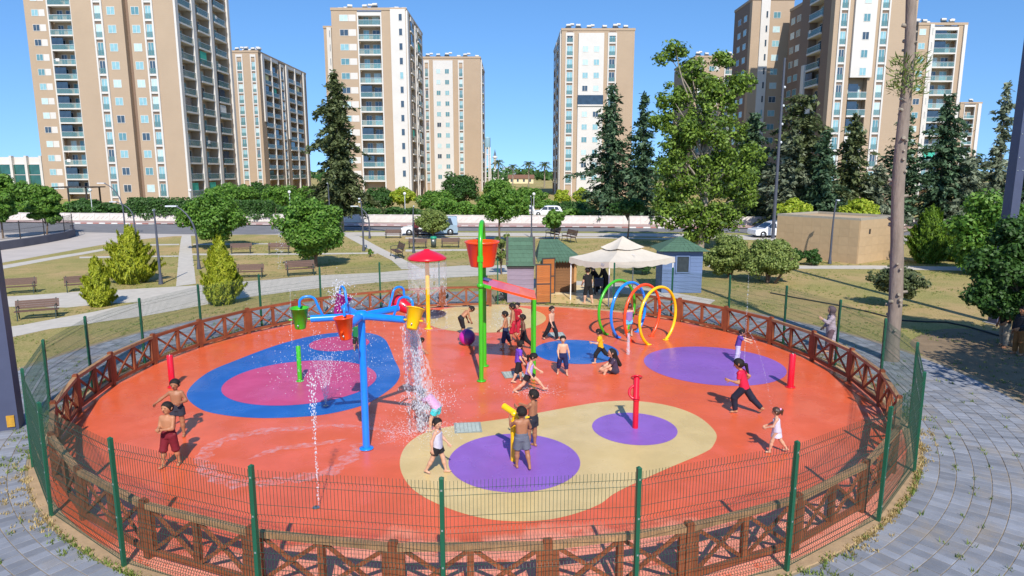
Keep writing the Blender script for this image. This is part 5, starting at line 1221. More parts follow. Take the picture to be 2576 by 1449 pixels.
# second left tower
tower('beige tower behind the left one with long shaded balcony side', 195, 250, 589, 656, 38.5, 44, 247,
      [('strip', 600, 617), ('strip', 636, 650)], 'R',
      [('pier', 2, 3.6, dict(z0=20)), ('balc', 3.6, 9.5, dict(frame=False, encl=.2)), ('balc', 10, 15.5, dict(frame=False, encl=.2)), ('pier', 9.5, 10), ('strip', 17.5, 20.5), ('pier', 22.5, 24.2, dict(z0=16)), ('balc', 24.2, 31, dict(frame=False, encl=.2)), ('pier', 31, 31.8), ('balc', 31.8, 38, dict(frame=False, encl=.2)), ('pier', 40, 41)], tanks=6)
# centre-left tower
tower('beige and white tower left of centre with glazed balcony column', 152, 250, 842, 1026, 40, 27, 191,
      [('winwhite', 862, 903), ('balc', 906, 966, dict(encl=.35)), ('corner', 988, 1025)], 'R',
      [('pier', 0, 2.0), ('balc', 6, 10.5, dict(frame=False, encl=.3)), ('strip', 13, 16), ('balc', 18, 24, dict(frame=False, encl=.3))], tanks=6)
tower('narrow set-back edge of the centre-left tower', 158, 250, 822, 841.5, 37.5, 18, 191, [('corner', 830, 841)], tanks=1)
tower('pale tower behind the centre-left one with white panel front', 202, 250, 1066, 1209, 38, 30, 207,
      [('strip', 1068, 1081), ('white', 1091, 1140), ('strip', 1153, 1167)], 'R', [('pier', 2, 4), ('balc', 5, 10, dict(frame=False)), ('balc', 14, 20, dict(frame=False))], tanks=6)
# centre-right tower
tower('white-panelled tower right of centre standing alone', 167, 250, 1411, 1592, 38.8, 30, 190,
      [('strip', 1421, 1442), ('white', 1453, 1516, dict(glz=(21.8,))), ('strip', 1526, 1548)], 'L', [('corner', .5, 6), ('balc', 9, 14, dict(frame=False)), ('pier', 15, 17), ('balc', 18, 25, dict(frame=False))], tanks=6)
# right tower group
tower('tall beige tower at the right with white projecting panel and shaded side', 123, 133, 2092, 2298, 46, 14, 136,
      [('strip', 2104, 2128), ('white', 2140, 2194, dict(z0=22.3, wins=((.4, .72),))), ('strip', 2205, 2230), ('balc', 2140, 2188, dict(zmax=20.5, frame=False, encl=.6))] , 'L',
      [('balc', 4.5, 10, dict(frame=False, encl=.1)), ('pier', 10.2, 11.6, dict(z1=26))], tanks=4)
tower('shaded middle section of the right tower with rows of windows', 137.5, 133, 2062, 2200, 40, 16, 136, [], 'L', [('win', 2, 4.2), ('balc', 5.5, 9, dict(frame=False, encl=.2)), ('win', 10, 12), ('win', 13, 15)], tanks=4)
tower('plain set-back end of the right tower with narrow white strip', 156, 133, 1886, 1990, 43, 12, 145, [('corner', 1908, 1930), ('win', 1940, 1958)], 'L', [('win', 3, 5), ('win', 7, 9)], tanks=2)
tower('tower behind the tall bare trunk with white balcony column at right', 157, 178, 2300, 2421, 38, 22, 186,
      [('win', 2303, 2320), ('corner', 2328, 2338), ('balc', 2339, 2400, dict(encl=.3)), ('pier', 2412, 2420)], 'R', [('balc', 3, 8, dict(frame=False)), ('balc', 10, 15, dict(frame=False))], tanks=6)
tower('far tower low on the right showing only balconies', 245, 300, 2412, 2466, 29.5, 20, 309, [('balc', 2422, 2450, dict(encl=.2)), ('pier', 2456, 2464)], tanks=3)
tower('tower glimpsed behind the crown of the plane tree', 190, 250, 1745, 1866, 36.3, 24, 230, [('strip', 1752, 1766), ('winwhite', 1780, 1806), ('balc', 1818, 1858, dict(encl=.3))], tanks=5)
# glazed office, far left
Yo = 165; X0, zt = xz(-160, 393, Yo)[0], xz(60, 395, Yo)[1]; X1 = xz(107, 440, Yo)[0]
of = empty('office_block', (X0, Yo, 0), 0, 'low glazed office block with pale fins at the far left', 'building'); W_ = X1-X0
q = MB(); q.box(0, W_, .6, 20, 0, zt); q.build('wall', M_FW, of)
nb = 7
for i in range(nb+1): q = MB(); x = W_*i/nb; q.box(x-.3, x+.3, -.3, .59, 0, zt+.3); q.build('fin', M_FW, of)
M_GGL = mat('green_glazing', '2c5a50', .07, var=.4, scale=.5, spec=.8)
pg = MB().box(.32, W_/nb-.32, .2, .55, 0, 2.3).mesh('window', M_GGL); mg = MB().box(.32, W_/nb-.32, .1, .58, 0, .12).mesh('transom', M_FW)
for i in range(nb):
    for k in range(int(zt/2.5)): o = obj('window', pg, of, loc=(W_*i/nb, 0, .3+k*2.5)); obj('transom', mg, o, loc=(0, 0, 2.32))
# pergola before the left wing
g = Vector((*([xz(190, 470, 112)[0], 112]), 0)); pgz = xz(200, 472, 112)[1]
t = empty('pergola', g, 0, 'dark slatted pergola roof at the foot of the left tower', 'pergola')
for i in range(10): q = MB(); q.box(-2.6+i*.6-.06, -2.6+i*.7+.06, -2, 2, pgz, pgz+.18); q.build('rafter', M_SHD, t)
for x in (-2.5, 2.8):
    for y in (-1.8, 1.8): q = MB(); q.box(x-.1, x+.1, y-.1, y+.1, 0, pgz-.002); q.build('post', M_SHD, t)
# water tower, minaret, mosque, low house in the gap
Yt = 300; x, z0 = xz(1226, 390, Yt)[0], xz(1226, 372, Yt)[1]; z1 = xz(1226, 346, Yt)[1]; rr = 5.0*Yt/FOC*1.6
t = empty('water_tower', (x, Yt, 0), 0, 'pale blue water tower on concrete legs beyond the towers', 'tower')
q = MB(); q.lathe([(.001, z0-.6), (rr*.6, z0-.4), (rr, z0+.6), (rr, z1-.2), (rr*1.04, z1), (.001, z1+.4)], 20); q.build('tank', mat('tank_blue', '8fb4c4', .6), t)
for a in range(6): q = MB(); q.tube([(rr*1.1*math.cos(a*PI/3), rr*1.1*math.sin(a*PI/3), 0), (rr*.8*math.cos(a*PI/3), rr*.8*math.sin(a*PI/3), z0+.3)], .3, 6); q.build('leg', M_CON, t)
for k in range(3): q = MB(); rk = rr*(1.05-.08*k); q.tube([(rk*math.cos(a*PI/3), rk*math.sin(a*PI/3), 3+k*5) for a in range(7)], .18, 5); q.build('ring_beam', M_CON, t)
Ym = 420; x, zt = xz(1245, 375, Ym); t = empty('minaret', (x, Ym, 0), 0, 'slim white minaret with pointed dark cap on the horizon', 'minaret')
q = MB(); q.lathe([(1.3, 0), (1.1, 4), (.85, 4.5), (.8, zt-4)], 12); q.build('shaft', M_FW, t); q = MB(); q.lathe([(.85, zt-4), (.8, zt-3.4), (.001, zt)], 12); q.build('spire', mat('lead_grey', '5a6670', .5), t)
for zz in (.55, .72): q = MB(); q.lathe([(.8, zt*zz-.4), (1.5, zt*zz), (1.5, zt*zz+.9), (.8, zt*zz+.91)], 12); q.build('gallery', M_FW, t)
x = xz(1276, 430, Ym)[0]; zt = xz(1276, 419, Ym)[1]; t = empty('mosque', (x, Ym, 0), 0, 'small white domed mosque on the horizon beside the minaret', 'mosque')
q = MB(); q.box(-5, 5, -5, 5, 0, zt-4.5); q.build('wall', M_FW, t); q = MB(); q.lathe([(4.4, zt-4.5), (4.3, zt-3), (3.4, zt-1.3), (1.8, zt-.3), (.001, zt)], 20); q.build('dome', mat('dome_lead', '9aa6ae', .5), t)
for sx in (-1, 1): q = MB(); q.lathe([(1.6, zt-4.5), (1.5, zt-3.6), (.8, zt-2.9), (.001, zt-2.7)], 12, c=(sx*3.8, -3.8, 0)); q.build('small_dome', mat('dome_lead', '9aa6ae', .5), t)
Yh = 330; x0_, x1_ = xz(1280, 440, Yh)[0], xz(1342, 440, Yh)[0]; zt = xz(1300, 447, Yh)[1]; t = empty('low_house', (x0_, Yh, 0), 0, 'low cream house with brown roof far down the avenue', 'building')
zt = max(zt, 3.2); q = MB(); q.box(0, x1_-x0_, 0, 9, 0, zt-.8); q.build('wall', mat('cream', 'd8c8a0', .8), t); q = MB(); w = x1_-x0_; q.add([(-.5, -.5, zt-.8), (w+.5, -.5, zt-.8), (w+.5, 9.5, zt-.8), (-.5, 9.5, zt-.8), (-.5, 4.5, zt+1), (w+.5, 4.5, zt+1)], [(0, 1, 5, 4), (2, 3, 4, 5), (0, 4, 3), (1, 2, 5)]); q.build('roof', mat('roof_brown', '7a5640', .8), t)
for k in range(4): q = MB(); q.box(w*(k+.3)/4, w*(k+.6)/4, -.04, -.003, .8, 2.1); q.build('window', PANES[3], t)
# ------------------------------------------------------------ vegetation
L_MID = leafmat('leaf_mid', '3f6a1e', '75993a'); L_DK = leafmat('leaf_dark', '28481a', '4c7030'); L_YEL = leafmat('leaf_yellowgreen', '74901c', 'b4bc3a')
L_GOLD = leafmat('leaf_golden', '84961c', 'c2c43c', .35); L_CYP = leafmat('leaf_cypress', '3e4a2c', '707a4c', .25); L_SPR = leafmat('leaf_spruce', '324c34', '617a56', .25)
L_GRY = leafmat('leaf_greygreen', '59654c', '929a7e', .25); L_PLN = leafmat('leaf_plane', '38541a', '86a03c'); L_OLV = leafmat('leaf_olive', '5a7030', '93a055'); L_THG = leafmat('leaf_thuja', '466a1c', '86a430', .3)
BARK = mat('bark', '6e5c4c', .9, var=.3, scale=6, bump=.8, bscale=14, stretch=(1, 1, .3)); BARKL = mat('bark_pale', '8f8474', .9, var=.25, scale=5, bump=.6, bscale=12)
def rdir(n): v = RNG.normal(size=(n, 3)); return v/np.linalg.norm(v, axis=1)[:, None]
def leaves(name, C, N, size, mats, aspect=.6, parent=None, droop=0., jitter=.35, axis=None):
    """leaf-sized faces: centre C, facing N"""
    n = len(C); N = N+RNG.normal(size=(n, 3))*.55; N /= np.linalg.norm(N, axis=1)[:, None]
    A = rdir(n) if axis is None else axis+RNG.normal(size=(n, 3))*jitter
    A -= N*(A*N).sum(1)[:, None]; A /= np.linalg.norm(A, axis=1)[:, None]+1e-9; B = np.cross(N, A)
    s = size*RNG.uniform(.6, 1.35, n)[:, None]; w = s*aspect
    V = np.stack([C-A*s*.5, C+B*w*.5-A*s*.05+N*s*.08, C+A*s*.5, C-B*w*.5-A*s*.05+N*s*.08], 1).reshape(-1, 3)
    return obj(name, fastmesh(name, V, np.arange(4*n).reshape(-1, 4), mats), parent)
def limb(q, a, b, r0_, r1_, bend=.1, n=5):
    a, b = Vector(a), Vector(b); off = Vector(RNG.normal(size=3)*bend*(b-a).length); pts = [a.lerp(b, i/n)+off*math.sin(PI*i/n) for i in range(n+1)]
    q.tube(pts, [r0_+(r1_-r0_)*i/n for i in range(n+1)], 7)
def broadleaf(loc, label, H_, cw, cb, m, clumps=70, per=90, size=.22, crad=None, tr=None, name='tree', cat='tree', lean=(0, 0), depth=.9, group=None, squash=1., stems=1, gaps=.25):
    """crown from cb to H_ high, cw wide: leaf clumps spread through an uneven volume"""
    t = empty(name, (loc[0], loc[1], 0), 0, label, cat, group)
    hc = (H_+cb)/2; rz_ = (H_-cb)/2; rx = cw/2; crad = crad or cw*.13
    d = rdir(clumps); rr = RNG.uniform(.35, 1, clumps)**.55; lump = 1+gaps*np.sin(d[:, 0]*5+loc[0])*np.cos(d[:, 2]*4+loc[1])
    P = d*rr[:, None]*lump[:, None]; P[:, 0] *= rx-crad*.6; P[:, 1] *= (rx-crad*.6)*depth; P[:, 2] = P[:, 2]*(rz_-crad*.6)
    tape = 1-squash*.25*np.clip(P[:, 2]/rz_, -1, 1) if squash else 1
    P[:, 0] *= tape; P[:, 1] *= tape; P += [lean[0], lean[1], hc]
    k = np.repeat(np.arange(clumps), per); dd = rdir(len(k)); cr = crad*RNG.uniform(.7, 1.35, clumps)
    C = P[k]+dd*(cr[k]*RNG.uniform(.55, 1.05, len(k)))[:, None]*[1, 1, .8]
    leaves('crown', C, dd+[0, -.1, .35], size, m, parent=t)
    q = MB(); tr = tr or max(.05, cw*.028)
    top = Vector((lean[0]*.6, lean[1]*.6, cb+(H_-cb)*.55))
    for s in range(stems):
        o = Vector((RNG.normal()*.12*(stems > 1), RNG.normal()*.12*(stems > 1), 0)); limb(q, o, top+o*4, tr, tr*.35, .03, 7)
    for i in RNG.choice(clumps, min(16, clumps), False):
        z = RNG.uniform(cb*.75, cb+(H_-cb)*.45); limb(q, top*(z/top.z), P[i], tr*.42, tr*.1, .08)
    q.build('trunk', BARK, t); return t
def conifer(loc, label, H_, w, m, whorls=26, spray=.34, base=.06, trunk=.16, droop=.35, dens=1., name='conifer', sparse=0., tip=1., bark=None, group=None, prof=1.0, nbr=12):
    t = empty(name, (loc[0], loc[1], 0), 0, label, 'tree', group); Cs = []; Ns = []; As = []; q = MB(); q.tube([(0, 0, 0), (.05, 0, H_*.5), (0, 0, H_*.985)], [trunk, trunk*.6, .015], 8)
    for i in range(whorls):
        f = (i+RNG.uniform(0, .6))/whorls; z = H_*(base+(1-base)*f); L = w/2*((1-f)**prof*tip+.05)*RNG.uniform(.6, 1.3)*(1 if f > .12 else .75)
        for b_ in range(max(4, int(nbr*(1-f*.5)))):
            if RNG.random() < sparse: continue
            a = RNG.uniform(0, 2*PI); l_ = L*RNG.uniform(.4, 1.15)*(1+.28*math.sin(2*a+9*f+loc[0])); n = max(6, int(l_/spray*10*dens)); s = np.sort(RNG.uniform(.12, 1, n))
            dr = droop*l_*RNG.uniform(.5, 1.3); x = np.cos(a)*l_*s; y = np.sin(a)*l_*s; zz = z+.25*l_*s-dr*s**2
            P = np.stack([x, y, zz], 1)+RNG.normal(size=(n, 3))*spray*.30*(1.15-s*.5)[:, None]; Cs.append(P)
            out = np.tile([np.cos(a), np.sin(a), -.25], (n, 1))+RNG.normal(size=(n, 3))*.55; As.append(out); Ns.append(np.tile([np.cos(a)*.3, np.sin(a)*.3, 1], (n, 1))+RNG.normal(size=(n, 3))*.4)
            if b_ % 3 == 0: q.tube([(0, 0, z), (x[-1]*.5, y[-1]*.5, (z+zz[-1])/2+.06*l_), (x[-1]*.9, y[-1]*.9, zz[-1])], [.035, .02, .008], 4, cap=False)
    leaves('crown', np.concatenate(Cs), np.concatenate(Ns), spray, m, .42, t, axis=np.concatenate(As), jitter=.2)
    q.build('trunk', bark or BARK, t); return t
def thuja(loc, label, H_, w, m, n=5200, size=.26, group=None, name='golden_conifer', waist=.0, lump=7):
    """flame-like sprays sweeping up and out round a cone"""
    t = empty(name, (loc[0], loc[1], 0), 0, label, 'conifer', group)
    nt_ = int(70*H_); f = RNG.uniform(.02, 1, nt_)**1.15; a = RNG.uniform(0, 2*PI, nt_)
    prof = np.interp(f, [0, .12, .3, .6, .85, 1], [.62, .95, 1, .72, .36, .05])*(1-waist*np.exp(-((f-.42)/.07)**2))*(1+.16*np.sin(a*3+f*lump+loc[0]))
    per = max(30, 2*n//nt_); k = np.repeat(np.arange(nt_), per); s = RNG.uniform(0, 1, len(k))
    r0_ = prof[k]*w/2*.62; r1_ = prof[k]*w/2*RNG.uniform(.8, 1.25, nt_)[k]; r = r0_+(r1_-r0_)*s
    L = .17*H_*(.5+1.0*RNG.random(nt_))[k]; z = f[k]*H_*.9+L*s*1.0; aa = a[k]+RNG.normal(size=len(k))*.13*(1.05-s)/(prof[k]+.1)
    C = np.stack([r*np.cos(aa), r*np.sin(aa), z], 1)+RNG.normal(size=(len(k), 3))*(.06*(1.1-s))[:, None]
    ax = np.stack([np.cos(a[k])*.55, np.sin(a[k])*.55, np.ones(len(k))], 1); N = np.stack([np.cos(aa), np.sin(aa), np.full(len(k), .35)], 1)
    leaves('crown', C, N, size*.9, m, .2, t, axis=ax, jitter=.2)
    q = MB(); q.tube([(0, 0, 0), (0, 0, H_*.7)], [.09, .03], 7); q.build('trunk', BARK, t); return t
def at_ground(px_, py_): return gp(px_, py_)
def back(px_, Yd, top): x, z = xz(px_, top, Yd); return (x, Yd), z
def wpx(w, Yd): return w*Yd/FOC
# --- golden conifers on the left lawn
g = gp(252, 770); thuja(g, 'small golden conifer beside the path at the left', zat(252, 770, 658), wpx(72, g.y), L_GOLD, 7000, .22, waist=.25)
g = gp(335, 712); thuja(g, 'broad golden conifer on the dry lawn behind the small one', zat(335, 712, 580), wpx(112, g.y), L_GOLD, 11000, .28, waist=.2)
g = gp(562, 765); thuja(g, 'tall golden conifer close behind the fence', zat(562, 765, 612), wpx(92, g.y), L_GOLD, 10000, .25, waist=.2)
g = gp(2332, 662); thuja(g, 'green conical conifer right of the beige stone building', zat(2332, 662, 530), wpx(88, g.y), L_THG, 10000, .32)
g = gp(2402, 658); thuja(g, 'second green conical conifer half hidden behind the big right bush', zat(2402, 658, 555), wpx(62, g.y), L_THG, 6000, .3)
# --- round trees of the park
g = gp(540, 625); broadleaf(g, 'dark round-crowned tree on a thin stem left of the road lamp', zat(540, 625, 476), wpx(158, g.y), zat(540, 625, 600), L_MID, 110, 240, .22, squash=.4)
g = gp(795, 672); broadleaf(g, 'leafy round-crowned tree with low shoots beside the path', zat(795, 672, 496), wpx(160, g.y), zat(795, 672, 650), L_MID, 130, 240, .21, squash=-.5)
g = gp(118, 590); broadleaf(g, 'bushy green tree above the retaining wall', zat(118, 590, 466), wpx(80, g.y), 1.0, L_MID, 70, 200, .28)
g = gp(8, 600); broadleaf(g, 'tall green tree cut by the left edge', zat(8, 600, 430), wpx(90, g.y), 1.6, L_MID, 80, 200, .3)
g = gp(1090, 600); broadleaf(g, 'small bushy tree in front of the silver van', zat(1090, 600, 520), wpx(86, g.y), .3, L_OLV, 70, 170, .2)
g = gp(1257, 612); broadleaf(g, 'slim-trunked young tree behind the orange bucket', zat(1257, 612, 446), wpx(110, g.y), zat(1257, 612, 560), L_MID, 90, 190, .22)
g = gp(1262, 690); broadleaf(g, 'sparse sapling behind the giant bucket', zat(1262, 690, 585), wpx(50, g.y), .5, L_OLV, 22, 50, .2, gaps=.5)
g = gp(1395, 604); broadleaf(g, 'small pale-trunked tree beside the far benches', zat(1395, 604, 524), wpx(54, g.y), zat(1395, 604, 575), L_MID, 40, 80, .3)
g = gp(1578, 603); broadleaf(g, 'thin-stemmed tree in front of the conifers behind the canopy', zat(1578, 603, 500), wpx(90, g.y), zat(1578, 603, 540), L_DK, 30, 70, .3, gaps=.5)
g = gp(2041, 668); broadleaf(g, 'clipped round shrub in front of the stone building, right one', zat(2041, 668, 624), wpx(48, g.y), .05, L_DK, 50, 90, .14, name='shrub', cat='shrub')
g = gp(2000, 666); broadleaf(g, 'clipped round shrub in front of the stone building, left one', zat(2000, 666, 625), wpx(40, g.y), .05, L_DK, 40, 90, .14, name='shrub', cat='shrub')
g = gp(1830, 700); broadleaf(g, 'large loose shrub just right of the blue-grey booth', zat(1830, 700, 588), wpx(105, g.y), .3, L_OLV, 80, 200, .15, name='shrub', cat='shrub', stems=3)
g = gp(1935, 712); broadleaf(g, 'wide loose shrub between the booth and the clipped shrubs', zat(1935, 712, 600), wpx(130, g.y), .35, L_OLV, 90, 200, .15, name='shrub', cat='shrub', stems=3)
g = gp(1615, 690); broadleaf(g, 'dark shrub in the shade behind the canopy', zat(1615, 690, 630), wpx(80, g.y), .2, L_DK, 40, 90, .2, name='shrub', cat='shrub')
g = gp(2255, 772); broadleaf(g, 'wispy shrub behind the tall bare trunk', zat(2255, 772, 662), wpx(120, g.y), .25, L_CYP, 60, 100, .16, name='shrub', cat='shrub', gaps=.4)
g = gp(932, 646); broadleaf(g, 'tiny shrub on the lawn by the diagonal path', zat(932, 646, 625), wpx(16, g.y), .05, L_MID, 14, 50, .12, name='shrub', cat='shrub')
# --- plane tree
def lobed(base, label, lobes, m, per=95, size=.4, crad=.9, tr=.3, name='tree', cat='tree', depth=.8):
    """crown built from lobes sighted as (px, py, half width, half height, clumps)"""
    g = gp(*base); Y = g.y; t = empty(name, (g.x, g.y, 0), 0, label, cat); P = []
    for px_, py_, rx, ry, nc in lobes:
        nc = int(nc*1.5); x, z = xz(px_, py_, Y); d = rdir(nc)*(RNG.uniform(.2, 1, nc)**.5)[:, None]; P.append(np.stack([x-g.x+d[:, 0]*wpx(rx, Y), d[:, 1]*wpx(rx, Y)*depth, z+d[:, 2]*wpx(ry, Y)], 1))
    P = np.concatenate(P); P = P[P[:, 2] > .3]; n = len(P); k = np.repeat(np.arange(n), per); dd = rdir(len(k)); cr = crad*RNG.uniform(.55, 1.3, n)
    C = P[k]+dd*(cr[k]*RNG.uniform(.4, 1.1, len(k)))[:, None]*[1, 1, .75]; leaves('crown', C, dd+[0, -.1, .35], size, m, parent=t)
    q = MB(); top = P[:, 2].max()*.8; limb(q, (0, 0, 0), (0, 0, top), tr, tr*.3, .02, 8)
    for i in RNG.choice(n, min(40, n), False): limb(q, (0, 0, P[i, 2]*.62), P[i], tr*.3, .02, .06)
    q.build('trunk', BARKL, t); return t
lobed((1760, 628), 'tall spreading plane tree towering behind the booth', [(1700, 130, 26, 20, 7), (1672, 145, 18, 8, 3), (1738, 175, 30, 22, 9), (1818, 150, 24, 14, 6), (1760, 225, 62, 40, 26), (1835, 230, 40, 34, 14), (1880, 205, 34, 16, 7), (1690, 245, 36, 30, 12), (1705, 330, 62, 60, 34), (1800, 320, 70, 70, 40), (1660, 300, 24, 20, 6), (1720, 430, 72, 62, 40), (1820, 440, 74, 66, 44), (1890, 395, 30, 30, 8), (1700, 530, 60, 46, 30), (1800, 540, 66, 44, 32), (1875, 480, 36, 50, 12), (1760, 585, 50, 22, 14), (1675, 480, 26, 30, 8)], L_PLN, 64, .27, .62, .34)
# --- road-side cypress with bare trunk
g = gp(857, 583); conifer(g, 'tall narrow cypress with exposed pale trunk beside the road', zat(857, 583, 182), wpx(150, g.y), L_CYP, 56, .50, .12, .38, .5, 1.1, bark=BARKL, prof=.62, nbr=13)
# --- conifers on the right
CF = [(1532, 560, 214, 156, L_SPR, 'dark spruce left of the plane tree', .1, 0.66), (1610, 562, 232, 137, L_SPR, 'slender spruce between the dark spruce and the plane tree', .15, 0.78), (1885, 560, 285, 159, L_SPR, 'conifer behind the right flank of the plane tree', .05, 0.55),
  (2000, 572, 236, 217, L_CYP, 'broad dark conifer left of the right tower', .0, 0.47), (1975, 575, 330, 130, L_GRY, 'grey-green conifer in front of the broad dark one', .0, 0.55), (2130, 575, 285, 145, L_CYP, 'conifer in front of the white panel of the right tower', .05, 0.62), (2195, 575, 420, 130, L_GRY, 'grey half-dead conifer behind the stone building', .25, 0.47),
  (2255, 572, 270, 130, L_SPR, 'conifer left of the tall bare trunk', .1, 0.62), (2355, 572, 236, 174, L_SPR, 'dark spruce right of the tall bare trunk', .05, 0.62), (2420, 575, 400, 188, L_GRY, 'grey-green conifer in the right background', .1, 0.47), (2492, 572, 210, 88, L_GRY, 'thin sparse fir against the sky at the right', .45, 0.70), (2560, 575, 400, 159, L_SPR, 'spruce at the right edge behind the steel mast', .1, 0.62), (2060, 580, 330, 116, L_SPR, 'narrow conifer against the left strip of the right tower', .05, 0.62)]
for px_, pb, pt, wd_, m_, lab, sp, pf in CF:
    g = gp(px_, pb); H_ = zat(px_, pb, pt); conifer(g, lab, H_, wpx(wd_, g.y), m_, int(18+H_*1.25), .60, .04, .28, .40, .85, sparse=sp*.6, prof=pf, group='conifers behind the right lawn')
# --- greenery behind the wall
BK = [(30, 100, 455, 90, 'bushy tree behind the left railing', L_MID), (92, 104, 462, 80, 'second bushy tree behind the left railing', L_MID), (578, 102, 459, 110, 'leafy tree at the corner of the left tower', L_MID), (650, 108, 458, 80, 'clipped round tree between the left towers', L_DK), (708, 102, 462, 90, 'bright green tree behind the vine hedge', L_MID), (775, 104, 466, 90, 'green tree left of the cypress behind the wall', L_MID),
  (950, 104, 472, 72, 'dark clipped round tree right of the cypress', L_DK), (1014, 104, 472, 62, 'yellow-green clipped round tree behind the wall', L_YEL), (1100, 100, 478, 90, 'green bush left of the tennis screens', L_MID), (1158, 104, 430, 92, 'taller tree behind the wall in the centre', L_DK), (1330, 112, 468, 80, 'tree beside the far avenue', L_MID), (1250, 118, 455, 80, 'far tree behind the slim young tree', L_MID),
  (1415, 106, 476, 34, 'golden clipped round tree at the foot of the right-centre tower, left one', L_YEL), (1464, 106, 474, 40, 'golden clipped round tree at the foot of the right-centre tower, right one', L_YEL), (1380, 100, 505, 60, 'low green bush behind the wall', L_MID), (1440, 98, 520, 120, 'long low bush along the boundary wall', L_DK), (2002, 66, 500, 80, 'yellow-green clipped round tree left of the lamp behind the stone building', L_YEL), (2168, 66, 500, 80, 'yellow-green round tree right of the lamp behind the stone building', L_YEL), (215, 96, 500, 60, 'green bush at the pergola', L_DK)]
for px_, Yd, top, w, lab, m_ in BK:
    (x, y), z = back(px_, Yd, top); broadleaf((x, y), lab, z, wpx(w*1.12, Yd), .4 if m_ is not L_YEL else 1.2, m_, 80, 120, .34, group='trees behind the boundary wall')
# hedge masses between the estate and the wall
def hedge(x0, x1, ytop, Yd, lab, m, n=5000):
    a, z = xz(x0, ytop, Yd); b_ = xz(x1, ytop, Yd)[0]; t = empty('hedge', ((a+b_)/2, Yd, 0), 0, lab, 'hedge'); X = RNG.uniform(a, b_, n)-(a+b_)/2; zt_ = z*(.78+.22*np.sin(X*1.7)*np.cos(X*.6)); f = RNG.uniform(0, 1, n)
    leaves('foliage', np.stack([X, RNG.normal(size=n)*.7, zt_*f**.7], 1), np.tile([0, -.6, .6], (n, 1)), .36, m, .65, t); q = MB()
    for k in range(6): x = (b_-a)*(k/5-.5); q.tube([(x, 0, 0), (x, 0, z*.7)], .05, 5)
    q.build('stem', BARK, t)
hedge(180, 330, 508, 93, 'rough green hedge left of the creeper', L_DK); hedge(690, 850, 512, 92, 'green hedge between creeper and cypress', L_DK, 5000); hedge(860, 1090, 520, 93, 'low green hedge right of the cypress', L_DK, 6000)
hedge(1090, 1330, 498, 92, 'dense green hedge in the middle behind the wall', L_MID, 9000); hedge(1400, 1660, 524, 93, 'low green hedge behind the wall towards the plane tree', L_MID, 6000); hedge(1660, 2060, 515, 96, 'dark hedge behind the plane tree', L_DK, 8000); hedge(2060, 2600, 515, 98, 'dark hedge behind the right conifers', L_DK, 9000); hedge(-40, 180, 505, 97, 'green hedge behind the left railing', L_MID, 6000)
# --- big shrubs and tree at the right
g = gp(2480, 690); broadleaf(g, 'big light green bush right of the conical conifers', zat(2480, 690, 488), wpx(190, g.y), .2, L_MID, 120, 120, .26, squash=.5, stems=3)
lobed((2550, 872), 'dark leafy tree overhanging the shade at the right edge', [(2560, 600, 60, 50, 34), (2500, 670, 55, 45, 34), (2580, 690, 90, 70, 70), (2480, 740, 40, 30, 20), (2560, 770, 80, 32, 40), (2640, 700, 80, 90, 50)], L_DK, 90, .15, .32, .14)
broadleaf((17.6, 14.6), 'leafy tree just outside the right edge casting shade on the paving', 7.4, 7.6, 2.4, L_DK, 110, 120, .22, tr=.2)
# vine over the wall
vn = empty('vine_hedge', (0, 0, 0), 0, 'curtain of green creeper hanging over the boundary wall', 'hedge')
n = 15000; t_ = RNG.uniform(0, 1, n); pxs = 325+(690-325)*t_; ga, gb2 = gp(325, 557.4), gp(690, 559.8); X = ga.x+(gb2.x-ga.x)*t_; Yv = ga.y+(gb2.y-ga.y)*t_+RNG.uniform(-.35, .9, n)
zlow = wh*(.62+.35*np.sin(t_*37)*np.sin(t_*13)); Z = np.where(Yv < ga.y-.05, RNG.uniform(0, 1, n)*(wh+1.6-zlow)+zlow, RNG.uniform(wh*.9, wh+1.9, n))
leaves('foliage', np.stack([X, Yv, Z], 1), np.tile([0, -.8, .4], (n, 1)), .28, L_DK, .6, vn)
q = MB()
for k in range(10): p = ga.lerp(gb2, k/9); q.tube([(p.x, p.y+.35, 0), (p.x+.2, p.y+.3, wh+.8)], [.05, .02], 5)
q.build('stem', BARK, vn)
# palms in the gap
for px_, top, Yd, lab in ((1253, 398, 260, 'palm left of the mosque dome'), (1290, 410, 300, 'palm right of the mosque dome'), (1330, 402, 250, 'left palm of the pair before the right-centre tower'), (1370, 403, 245, 'right palm of the pair before the right-centre tower')):
    (x, y), z = back(px_, Yd, top); t = empty('palm_tree', (x, y, 0), 0, lab, 'palm', 'distant palms'); n = 1400; a = RNG.uniform(0, 2*PI, n); fr_ = RNG.integers(0, 26, n); az = fr_*2.4; el = .9-(fr_ % 5)*.35; s = RNG.uniform(.1, 1, n)*2.9
    C = np.stack([np.cos(az)*s*np.cos(el), np.sin(az)*s*np.cos(el), z-1.6+s*np.sin(el)-.18*s*s], 1); leaves('crown', C, np.tile([0, 0, 1.], (n, 1)), .6, L_OLV, .25, t, axis=np.stack([np.cos(az), np.sin(az), -.4+0*az], 1), jitter=.5)
    q = MB(); q.tube([(0, 0, 0), (.1, 0, z-1.7)], [.28, .2], 8); q.build('trunk', BARKL, t)
